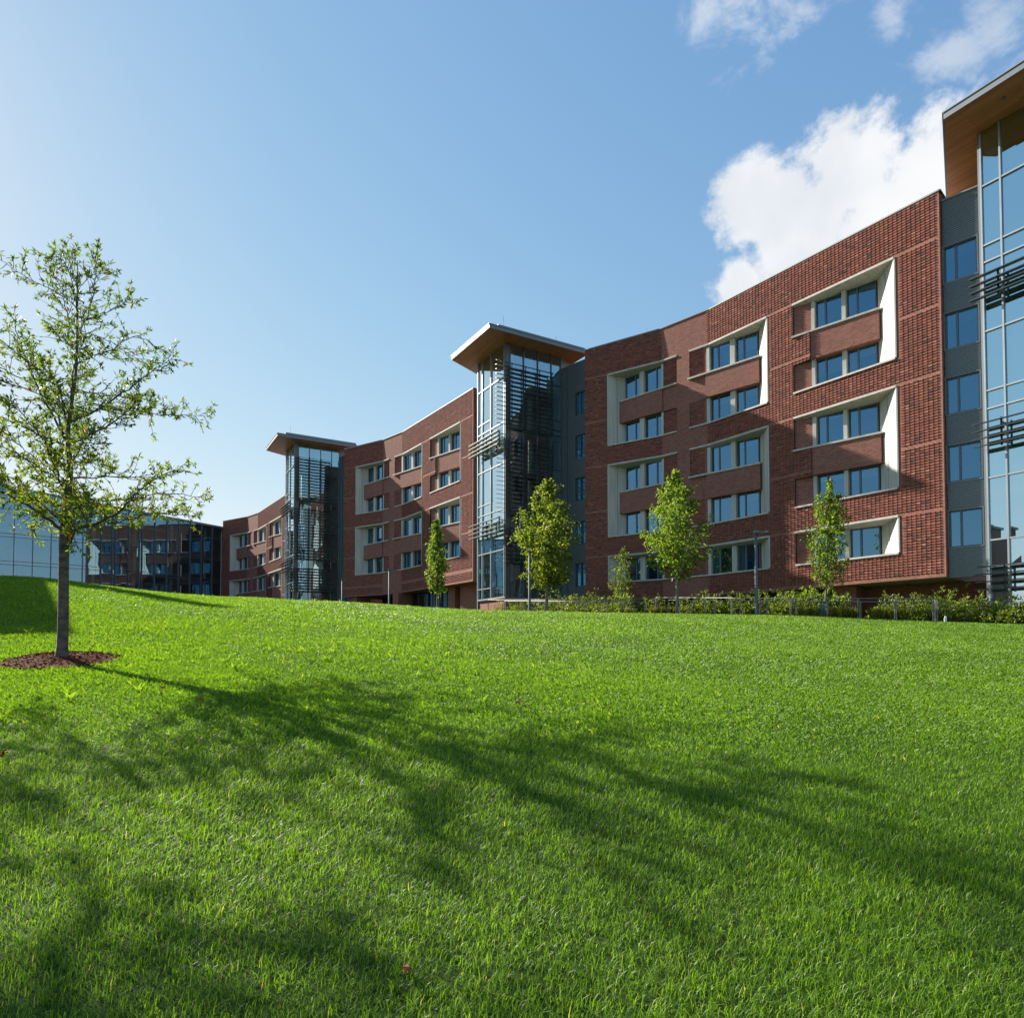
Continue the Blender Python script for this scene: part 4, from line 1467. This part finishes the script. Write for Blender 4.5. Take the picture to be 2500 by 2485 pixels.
def slender_tree(name, label, x, y, prof, trunk_h, leaf, nbr, lsize, dens, bark='bark_light', tr=0.07, lean=(0, 0), upright=0.55, zb=None, tb=0.5):
    """prof: list of (height, crown radius); branches run out to the profile, leaf clusters sit along their outer half"""
    z0 = gz1(x, y) if zb is None else zb
    root = thing(name, label, 'tree', (x, y, z0))
    hs = [p[0] for p in prof]
    rs = [p[1] for p in prof]
    H = hs[-1]
    tp = smooth_poly([(0, 0, -0.1), (lean[0] * 0.3 + 0.02, lean[1] * 0.3, H * 0.3), (lean[0] * 0.7 - 0.03, lean[1] * 0.7, H * 0.65), (lean[0], lean[1], H)], 16)
    w = MB()
    rad = [tr * (1 - 0.92 * (k / 16)) for k in range(17)]
    rad[0] *= 1.35
    w.tube(tp, rad, 10)
    w.build('trunk', M[bark], root, smooth=True)
    bw = MB()
    P, Dn, T = [], [], []

    def at_h(h):
        u = np.clip((h + 0.1) / (H + 0.1), 0, 1) * 16
        i = min(int(u), 15)
        return tp[i] + (tp[i + 1] - tp[i]) * (u - i)
    ph = rng.random(5) * 6
    for k in range(nbr):
        h0 = trunk_h + (H - trunk_h) * ((k + rng.random() * 0.8) / nbr) ** 1.05 * 0.97
        az = k * 2.4 + rng.random() * 0.7
        rise = rng.uniform(0.3, 0.8) * upright * 2
        rmax = np.interp(min(h0 + 0.5 * rise, H), hs, rs) * rng.uniform(0.66, 1.18) * (1 + 0.18 * sin(az * 2 + ph[0]))
        a = at_h(h0)
        hh = min(h0 + rmax * rise, H + 0.1)
        e = np.array([a[0] + cos(az) * rmax, a[1] + sin(az) * rmax, hh])
        mid = a * 0.55 + e * 0.45 + np.array([0, 0, -0.06 * rmax]) + rng.normal(size=3) * 0.05
        c = smooth_poly([a, mid, e], 7)
        bw.tube(c, list(np.linspace(tr * 0.33 * (1 - 0.6 * h0 / H), 0.005, 8)), 5, cap=False)
        L = np.linalg.norm(e - a)
        ncl = max(3, int(dens * 1.2 * (0.4 + L) * rng.uniform(0.55, 1.35)))
        for _ in range(ncl):
            u = rng.random() ** 0.7
            i = min(int(u * 7), 6)
            p = c[i] + (c[i + 1] - c[i]) * (u * 7 - i)
            off = unit(rng.normal(size=3)) * rng.random() ** 0.5 * (0.10 + 0.24 * L * (1 - 0.4 * u))
            off[2] *= 0.8
            pc = p + off
            tcl = rng.normal(tb, 0.13)
            for _ in range(int(rng.integers(3, 7))):
                v = unit(off * 1.2 + rng.normal(size=3) * 0.55 + np.array([0, 0, -0.1]))
                P.append(pc + rng.normal(size=3) * lsize * 0.35); Dn.append(v); T.append(np.clip(rng.normal(tcl, 0.16), 0, 1))
    bw.build('branches', M[bark], root, smooth=True)
    n = len(P)
    leaf_mesh('crown', np.array(P), np.array(Dn), lsize * rng.uniform(0.6, 1.2, n), lsize * rng.uniform(0.4, 0.75, n), np.array(T), LEAF[leaf], root)
    return root


G_ST = 'young street trees planted in front of the wings'
K_ = lambda px, d: (px - 1250) / F_PX * d
slender_tree('maple_tree', 'young maple with broad dense green crown, right of the smallest sapling', K_(1653, 34.5), 34.5,
             [(1.7, 0.7), (2.2, 1.5), (3.0, 1.95), (4.3, 1.75), (5.8, 1.2), (6.9, 0.45), (7.45, 0.1)], 1.85, 'maple', 42, 0.17, 17, tr=0.085, tb=0.5)
slender_tree('oak_sapling', 'cone-shaped young oak with yellowing lower leaves, standing before the central glass tower', K_(1334, 40.5), 40.5,
             [(1.4, 0.8), (1.9, 1.5), (3.2, 2.0), (4.6, 1.75), (5.9, 1.4), (7.3, 0.85), (8.2, 0.2)], 1.6, 'yellow', 56, 0.19, 15, tr=0.12, tb=0.5)
slender_tree('elm_sapling', 'upright small tree with a green watering bag at its foot, before the nearest wing', K_(2014, 32.4), 32.4,
             [(1.25, 0.2), (1.9, 0.8), (2.6, 1.05), (3.4, 1.1), (4.4, 0.85), (5.2, 0.75), (6.0, 0.4), (6.6, 0.1)], 1.35, 'maple', 40, 0.14, 15, tr=0.06, upright=0.9, lean=(0.35, 0), tb=0.42)
slender_tree('hornbeam_tree', 'slim columnar young tree on the crest, before the middle brick wing', K_(1066, 46.0), 46.0,
             [(1.3, 0.15), (1.9, 0.6), (2.7, 0.85), (3.6, 0.85), (4.8, 0.55), (5.8, 0.42), (6.7, 0.1)], 1.4, 'maple', 40, 0.17, 15, tr=0.06, upright=1.0, tb=0.42)
copy_thing(bpy.data.objects['hornbeam_tree'], (-28.9, 34.2, gz1(-28.9, 34.2)), 1.0, 'tall narrow tree left of the hill, its shade a thin streak along the crest', 1.95)
slender_tree('birch_sapling', 'smallest thin sapling among the shrubs, against the left end of the nearest wing', K_(1517, 42.0), 42.0,
             [(0.5, 0.6), (1.3, 0.75), (2.4, 0.7), (3.2, 0.6), (3.9, 0.4), (4.3, 0.1)], 0.6, 'shrub', 30, 0.13, 9, tr=0.03, upright=0.9, lean=(0.15, 0), tb=0.55)


def watering_bag():
    x, y = K_(2010, 32.25), 32.25
    z = gz1(x, y)
    b = MB()
    n = 18
    prof = [(0.0, 0.34), (0.1, 0.40), (0.3, 0.36), (0.5, 0.25), (0.66, 0.14), (0.74, 0.17)]
    rings = []
    for (h, r) in prof:
        rings.append([(r * (1 + 0.10 * sin(3 * a + h * 6)) * cos(a) - 0.12 * (0.5 - h) * 0.6, r * 0.8 * sin(a), h) for a in [2 * pi * k / n for k in range(n)]])
    for i in range(len(rings) - 1):
        for k in range(n):
            j = (k + 1) % n
            b.face([rings[i][k], rings[i][j], rings[i + 1][j], rings[i + 1][k]])
    o = b.build('watering_bag', M['bag'], None, loc=(x, y, z))
    tag(o, 'slumped green watering bag around the foot of the upright small tree', 'bag')
watering_bag()

# ---------------------------------------------------------------- ramp rails
RAIL_D = np.array([0.69, -0.72])


def rail(label, p0, L, z0, z1, posts, group='stainless ramp handrails'):
    """p0 plan start, running L metres towards the right front; z0/z1 rail heights"""
    root = thing('handrail', label, 'handrail', (p0[0], p0[1], gz1(*p0)), 0, group)
    gz0 = gz1(*p0)
    pt = lambda t: np.array([RAIL_D[0] * t, RAIL_D[1] * t, z0 + (z1 - z0) * t / L - gz0])
    b = MB()
    b.tube([pt(0) + np.array([0, 0, 0]), pt(L)], 0.019, 8)
    b.build('rail', M['steel'], root, smooth=True)
    for k in range(posts):
        t = L * k / (posts - 1)
        p = pt(t)
        g = gz1(p0[0] + p[0], p0[1] + p[1]) - gz0
        b = MB()
        for o in (-0.03, 0.03):
            b.box(p[0] + o * 0.69 - 0.011, p[0] + o * 0.69 + 0.011, p[1] + o * -0.72 - 0.02, p[1] + o * -0.72 + 0.02, g - 0.2, p[2] - 0.02)
        b.build('post', M['steel'], root)
    return root


def at(px, d):
    return np.array([(px - 1250) / F_PX * d, d])


def rail_px(label, pxa, da, pxb, db, ya, yb, posts):
    a, bq = at(pxa, da), at(pxb, db)
    global RAIL_D
    L = np.linalg.norm(bq - a)
    RAIL_D = (bq - a) / L
    return rail(label, a, L, (1588 - ya) / F_PX * da, (1588 - yb) / F_PX * db, posts)


rail_px('rear handrail of the left ramp, in front of the central tower', 1192, 47.0, 1542, 38.6, 1464, 1464, 8)
rail_px('front handrail of the left ramp, in front of the shrubs before the central tower', 1232, 45.0, 1575, 37.0, 1467, 1469, 8)
rail_px('rear and longer handrail of the right ramp, below the nearest wing', 1602, 38.5, 2287, 28.6, 1458.5, 1461.5, 10)
rail_px('front handrail of the right ramp, passing behind the lamp post', 1633, 37.0, 2281, 27.4, 1464.5, 1470, 10)
rail_px('short rear handrail at the right edge, below the near tower', 2415, 30.6, 2580, 29.0, 1455, 1456, 3)
rail_px('short front handrail at the right edge, below the near tower', 2400, 29.6, 2590, 27.8, 1463, 1463, 3)

# ---------------------------------------------------------------- lamp posts


def lamp(label, px, d, h, ang, zb=None):
    x = (px - 1250) / F_PX * d
    z = gz1(x, d) if zb is None else zb
    root = thing('street_lamp', label, 'street lamp', (x, d, z), 0, 'slim grey street lamps along the walk')
    b = MB(); b.tube([(0, 0, -0.3), (0, 0, 0.0), (0, 0, h - 0.05)], [0.085, 0.08, 0.068], 14); b.build('pole', M['pole'], root, smooth=True)
    b = MB(); b.tube([(0, 0, h - 0.16), (0, 0, h + 0.03)], 0.10, 14)
    b.build('collar', M['pole'], root)
    hb = MB()
    c, s = cos(ang), sin(ang)
    def P(u, v, w): return (u * c - v * s, u * s + v * c, w)
    tilt = -0.10
    q = []
    for (u, v) in ((0.08, -0.16), (0.62, -0.20), (0.62, 0.20), (0.08, 0.16)):
        q.append(P(u, v, h - 0.10 + tilt * u))
    q2 = []
    for (u, v) in ((0.08, -0.14), (0.58, -0.17), (0.58, 0.17), (0.08, 0.14)):
        q2.append(P(u, v, h - 0.02 + tilt * u))
    hb.hexa(q + q2)
    hb.bar(P(-0.16, 0, h - 0.06), P(0.2, 0, h - 0.08), 0.1, 0.06)
    hd = hb.build('lamp_head', M['pole'], root)
    lb = MB()
    for k in range(4):
        u0 = 0.17 + 0.11 * k
        lb.face([P(u0, -0.13, h - 0.105 + tilt * u0), P(u0 + 0.07, -0.13, h - 0.105 + tilt * (u0 + 0.07)), P(u0 + 0.07, 0.13, h - 0.105 + tilt * (u0 + 0.07)), P(u0, 0.13, h - 0.105 + tilt * u0)][::-1])
    lb.build('lens', M['led'], hd)
    return root


lamp('nearest lamp post, standing on the lawn edge before the nearest wing', 1848, 32.0, 5.63 - gz1(K_(1848, 32), 32), -0.7)
lamp('lamp post half hidden by the yellowing cone-shaped tree', 1293, 40.0, 5.88 - gz1(K_(1293, 40), 40), 0.1)
lamp('lamp post before the left half of the middle wing, left of the slim columnar tree', 949.5, 58.0, 6.94 - gz1(K_(949.5, 58), 58), -0.1)
lamp('farthest lamp post, beside the farther glass tower', 834.5, 66.0, 6.93 - gz1(K_(834.5, 66), 66), -0.1)

# ---------------------------------------------------------------- shrubs of the planting beds


def shrub(name, label, x, y, r, h, leaf, n, lsize, group, tb=0.5):
    z = gz1(x, y) - 0.05
    root = tag(link(name, None, None, (x, y, z)), label, 'shrub', group)
    bw = MB()
    P, Dn, T = [], [], []
    for k in range(9):
        a = k * 2.4 + rng.random()
        e = np.array([cos(a) * r * 0.6 * rng.random(), sin(a) * r * 0.6 * rng.random(), h * rng.uniform(0.6, 0.9)])
        bw.tube([(0, 0, 0), tuple(e * 0.5 + rng.normal(size=3) * 0.03), tuple(e)], [0.014, 0.01, 0.004], 4, cap=False)
    bw.build('stems', M['bark'], root)
    while len(P) < n:
        v = rng.normal(size=3); v[2] = abs(v[2]); v = unit(v)
        q = v * rng.random() ** 0.33
        lump = 1 + 0.22 * sin(q[0] * 7 + x) * sin(q[1] * 6 + y) + 0.15 * sin(9 * q[2])
        p = np.array([q[0] * r * lump, q[1] * r * lump, 0.08 + q[2] * h * lump])
        tcl = rng.normal(tb, 0.15)
        for _ in range(5):
            d = unit(v * 0.8 + rng.normal(size=3) * 0.6)
            P.append(p + rng.normal(size=3) * 0.05); Dn.append(d); T.append(np.clip(rng.normal(tcl, 0.15), 0, 1))
    m = len(P)
    leaf_mesh('foliage', np.array(P), np.array(Dn), lsize * rng.uniform(0.6, 1.2, m), lsize * rng.uniform(0.35, 0.65, m), np.array(T), LEAF[leaf], root)
    return root


SH = []
def bed(pxs, da, db, n, r, h, leaf, words, lsize=0.12, back=1.6, tb=0.5):
    """a row of shrubs behind a rail; da/db rail depth at the two ends"""
    for k in range(n):
        u = (k + 0.5) / n
        px = pxs[0] + (pxs[1] - pxs[0]) * u
        d = da + (db - da) * u + back + rng.uniform(-0.4, 0.4)
        x = (px - 1250) / F_PX * d
        SH.append((px, x, d, r * rng.uniform(0.85, 1.2), h * 0.86 * rng.uniform(0.82, 1.15), leaf, words, lsize, tb))


bed((1215, 1535), 46.5, 39.2, 13, 0.85, 1.30, 'shrub', 'shrub behind the left ramp rails', 0.15, 1.6, 0.6)
bed((1340, 1530), 44.0, 40.0, 7, 0.8, 1.75, 'shrub', 'taller shrub at the back of the left bed', 0.15, 3.0, 0.5)
bed((1540, 1660), 40, 38.5, 5, 0.7, 1.1, 'maple', 'dark low shrub in the gap between the two ramps', 0.15, 3.2, 0.3)
bed((1655, 2000), 37.6, 32.6, 14, 0.75, 1.12, 'shrub', 'shrub behind the right ramp rails', 0.14, 1.3, 0.55)
bed((1890, 2060), 34.5, 32.0, 5, 0.7, 1.25, 'maple', 'broad-leaved shrub near the watering bag', 0.2, 2.2, 0.6)
bed((2150, 2530), 31.4, 26.6, 13, 0.80, 1.05, 'shrub', 'leafy shrub at the right end of the bed, below the dark metal wall', 0.14, 0.9, 0.68)
bed((2160, 2480), 31.4, 27.2, 8, 0.75, 1.45, 'shrub', 'taller shrub in the back row of the right bed', 0.14, 2.0, 0.55)
SIDE = {}
for w in SH:
    SIDE.setdefault(w[6], []).append(w)
for words, lst in SIDE.items():
    for (px, x, d, r, h, leaf, _, ls, tb) in lst:
        shrub('shrub', words, x, d, r, h, leaf, 520, ls, words.replace('shrub', 'shrubs', 1), tb)


def sedge(px, d):
    x = (px - 1250) / F_PX * d
    n = 150
    a = rng.random(n) * 2 * pi
    rr = rng.random(n) ** 0.5 * 0.22
    P = np.stack([rr * np.cos(a), rr * np.sin(a), np.zeros(n)], 1)
    d3 = np.stack([np.cos(a) * 0.22, np.sin(a) * 0.22, np.ones(n)], 1) + rng.normal(size=(n, 3)) * 0.12
    d3 /= np.linalg.norm(d3, axis=1, keepdims=True)
    root = tag(link('sedge_tuft', None, None, (x, d, gz1(x, d))), 'yellow-green feathery tuft at the foot of the bed, in front of the shrubs', 'plant', 'yellow-green tufts along the bed')
    leaf_mesh('foliage', P, d3, rng.uniform(0.3, 0.62, n), rng.uniform(0.02, 0.05, n), rng.random(n), LEAF['sedge'], root)
for px, d in ((1965, 32.3), (1990, 32.1), (2038, 31.6), (2062, 31.2), (2080, 31.0), (2140, 30.2), (2160, 30.0), (2182, 29.7), (2205, 29.5), (1600, 38.4), (1620, 38.0), (1640, 37.8)):
    sedge(px, d)

# small white marker at the lawn edge
mk = MB()
mk.prism([(-0.05, -0.012), (0.05, -0.012), (0.05, 0.012), (-0.05, 0.012)], 0, 0.16)
mk.prism([(-0.02, -0.012), (0.05, -0.012), (0.05, 0.012), (-0.02, 0.012)], 0.16, 0.24)
x_, d_ = K_(2309, 26.9), 26.9
tag(mk.build('plant_marker', M['white'], None, loc=(x_, d_, gz1(x_, d_) + 0.05)), 'small white marker standing at the foot of the right shrubs', 'marker')

# ---------------------------------------------------------------- grass


def grass():
    zones = [(1.9, 3.4, 7200, 0.0034, (0.030, 0.068), 1), (3.4, 5.5, 4800, 0.0042, (0.032, 0.07), 1), (5.5, 9, 2700, 0.0060, (0.035, 0.075), 0),
             (9, 15, 1300, 0.0092, (0.04, 0.085), 0), (15, 23, 680, 0.014, (0.045, 0.095), 0), (23, 33, 330, 0.020, (0.05, 0.105), 0), (33, 46, 150, 0.030, (0.055, 0.11), 0)]
    VV, FF, TT = [], [], []
    base = 0
    for (r0, r1, dens, w, (l0, l1), fine) in zones:
        # zones fade into one another; outside the framed wedge the lawn goes on, a little sparser
        re = r1 * 1.3
        ylo = 0.3 if r0 < 2 else r0
        half = 1.0 * re + 3.5 if r1 < 16 else 0.9 * re + 2
        n = int(2 * half * (re - ylo) * dens)
        y = rng.uniform(ylo, re, n)
        x = rng.uniform(-half, half, n)
        pin = np.ones(n) if r0 < 2 else np.clip((y - r0) / (0.3 * r0), 0, 1)
        p = pin * np.clip((re - y) / (0.3 * r1), 0, 1)
        inside = np.abs(x) < 0.80 * y + 0.15
        p *= np.where(inside, 1.0, 0.28) * (np.abs(x) < (1.0 if r1 < 16 else 0.88) * y + 3.5)
        k0 = rng.random(n) < p
        x, y, inside = x[k0], y[k0], inside[k0]
        # leave the planting beds, walks and mulch ring free of lawn
        keep = (x - OAK_XY[0]) ** 2 + (y - OAK_XY[1]) ** 2 > 0.72 ** 2
        lim = np.interp(x / y, [-1, -0.12, 0.0, 0.2, 0.62, 1.0], [46, 46, 43.5, 37.2, 27.6, 24])
        keep &= y < lim
        x, y, inside = x[keep], y[keep], inside[keep]
        n = len(x)
        z = gz(x, y)
        patch = 0.5 + 0.5 * np.sin(x * 0.9 + 1.3 * np.sin(y * 0.7)) * np.sin(y * 0.8 + np.sin(x * 0.6 + 2))
        fine_p = 0.5 + 0.5 * np.sin(x * 4.1 + 2 * np.sin(y * 3.3)) * np.sin(y * 3.7 + np.sin(x * 2.9))
        L = rng.uniform(l0, l1, n) * (0.72 + 0.35 * patch + 0.25 * fine_p)
        W = w * rng.uniform(0.7, 1.3, n) * np.where(inside, 1.0, 1.9)
        ang = rng.random(n) * 2 * pi
        lean = np.abs(rng.normal(0.70, 0.42, n))
        cmb = 0.35 * np.sin(x * 0.7 + y * 0.5)                          # mowing and wind comb the blades in drifts
        dx = np.cos(ang) * lean + 0.08 + 0.20 * cmb
        dy = np.sin(ang) * lean - 0.02 + 0.14 * cmb
        up = np.ones(n)
        D1 = np.stack([dx * 0.5, dy * 0.5, up], 1); D1 /= np.linalg.norm(D1, axis=1, keepdims=True)
        D2 = np.stack([dx * 1.7, dy * 1.7, up * 0.75], 1); D2 /= np.linalg.norm(D2, axis=1, keepdims=True)
        S = np.stack([-np.sin(ang + rng.normal(0, 0.8, n)), np.cos(ang), np.zeros(n)], 1)
        S /= np.linalg.norm(S, axis=1, keepdims=True) + 1e-9
        B = np.stack([x, y, z - 0.004], 1)
        h = (W / 2)[:, None]
        mid = B + D1 * (L * 0.5)[:, None]
        tip = mid + D2 * (L * 0.55)[:, None]
        tint = np.clip(rng.normal(0.47, 0.17, n) + 0.14 * (patch - 0.5) + 0.12 * (fine_p - 0.5), 0, 0.93)
        tint[rng.random(n) < 0.006] = 1.0
        if fine:
            V = np.stack([B - S * h * 0.8, B + S * h * 0.8, mid + S * h, mid - S * h, tip], 1).reshape(-1, 3)
            i = np.arange(n) * 5 + base
            F = np.concatenate([np.stack([i, i + 1, i + 2], 1), np.stack([i, i + 2, i + 3], 1), np.stack([i + 3, i + 2, i + 4], 1)])
            TT.append(np.repeat(tint, 5))
        else:
            V = np.stack([B - S * h, B + S * h, mid + S * h * 0.8, tip], 1).reshape(-1, 3)
            i = np.arange(n) * 4 + base
            F = np.concatenate([np.stack([i, i + 1, i + 2], 1), np.stack([i, i + 2, i + 3], 1)])
            TT.append(np.repeat(tint, 4))
        VV.append(V); FF.append(F); base += len(V)
    # taller stray blades and tufts on the hillside
    m = 240
    y = rng.uniform(6.5, 27, m); a = np.clip(rng.normal(-0.35, 0.33, m), -0.8, 0.75)
    x = a * y
    cx = np.repeat(x, 7) + rng.normal(0, 0.02, m * 7)
    cy = np.repeat(y, 7) + rng.normal(0, 0.02, m * 7)
    n = len(cx)
    keep = (cx - OAK_XY[0]) ** 2 + (cy - OAK_XY[1]) ** 2 > 0.76 ** 2
    cx, cy = cx[keep], cy[keep]; n = len(cx)
    L = rng.uniform(0.07, 0.16, n); W = np.maximum(0.0035, 0.00062 * cy)
    ang = rng.random(n) * 2 * pi
    lean = np.abs(rng.normal(0.4, 0.2, n))
    D1 = np.stack([np.cos(ang) * lean * 0.6 + 0.12, np.sin(ang) * lean * 0.6, np.ones(n)], 1); D1 /= np.linalg.norm(D1, axis=1, keepdims=True)
    D2 = np.stack([np.cos(ang) * lean * 2 + 0.3, np.sin(ang) * lean * 2, np.full(n, 0.7)], 1); D2 /= np.linalg.norm(D2, axis=1, keepdims=True)
    S = np.stack([-np.sin(ang), np.cos(ang), np.zeros(n)], 1)
    B = np.stack([cx, cy, gz(cx, cy)], 1)
    mid = B + D1 * (L * 0.55)[:, None]; tip = mid + D2 * (L * 0.5)[:, None]
    h = (W / 2)[:, None]
    V = np.stack([B - S * h, B + S * h, mid + S * h * 0.9, tip], 1).reshape(-1, 3)
    i = np.arange(n) * 4 + base
    F = np.concatenate([np.stack([i, i + 1, i + 2], 1), np.stack([i, i + 2, i + 3], 1)])
    VV.append(V); FF.append(F); TT.append(np.repeat(np.clip(rng.normal(0.72, 0.12, n), 0, 0.96), 4))
    o = mesh_np('grass', np.concatenate(VV), np.concatenate(FF), np.concatenate(TT), M['blade'])
    tag(o, 'sunlit mown grass covering the sloping lawn', 'grass', None, 'stuff')


grass()

# fallen leaves on the lawn
def fallen(px, y_src, d, size, label):
    x = (px - 1250) / F_PX * d
    z = gz1(x, d) + 0.055
    b = MB()
    pts = []
    for k in range(12):
        a = 2 * pi * k / 12
        r = size * (1.0 if k % 2 == 0 else 0.55) * (1.3 if k in (0, 6) else 0.8)
        pts.append((r * cos(a), r * sin(a), 0.012 * sin(2 * a)))
    for k in range(12):
        b.face([(0, 0, 0.02), pts[k], pts[(k + 1) % 12]])
    o = b.build('fallen_leaf', M['fallen'], None, loc=(x, d, z), rotz=px)
    o.rotation_euler = (0.9, 0.35, px)
    tag(o, label, 'leaf', 'dry leaves fallen on the lawn')
fallen(994, 2445, 2.62, 0.026, 'rusty dry leaf on the grass nearest the camera, at the bottom edge')
fallen(17, 1958, 5.4, 0.05, 'dark red dry leaf on the grass at the left edge')
fallen(493, 1752, 7.3, 0.035, 'brown dry leaf in the oak shadow, right of its partner')
fallen(398, 1722, 7.9, 0.035, 'brown dry leaf below the mulch ring, at the start of the oak shadow')
fallen(1268, 1760, 7.6, 0.04, 'dry leaf in the middle of the lawn, in the shadow')
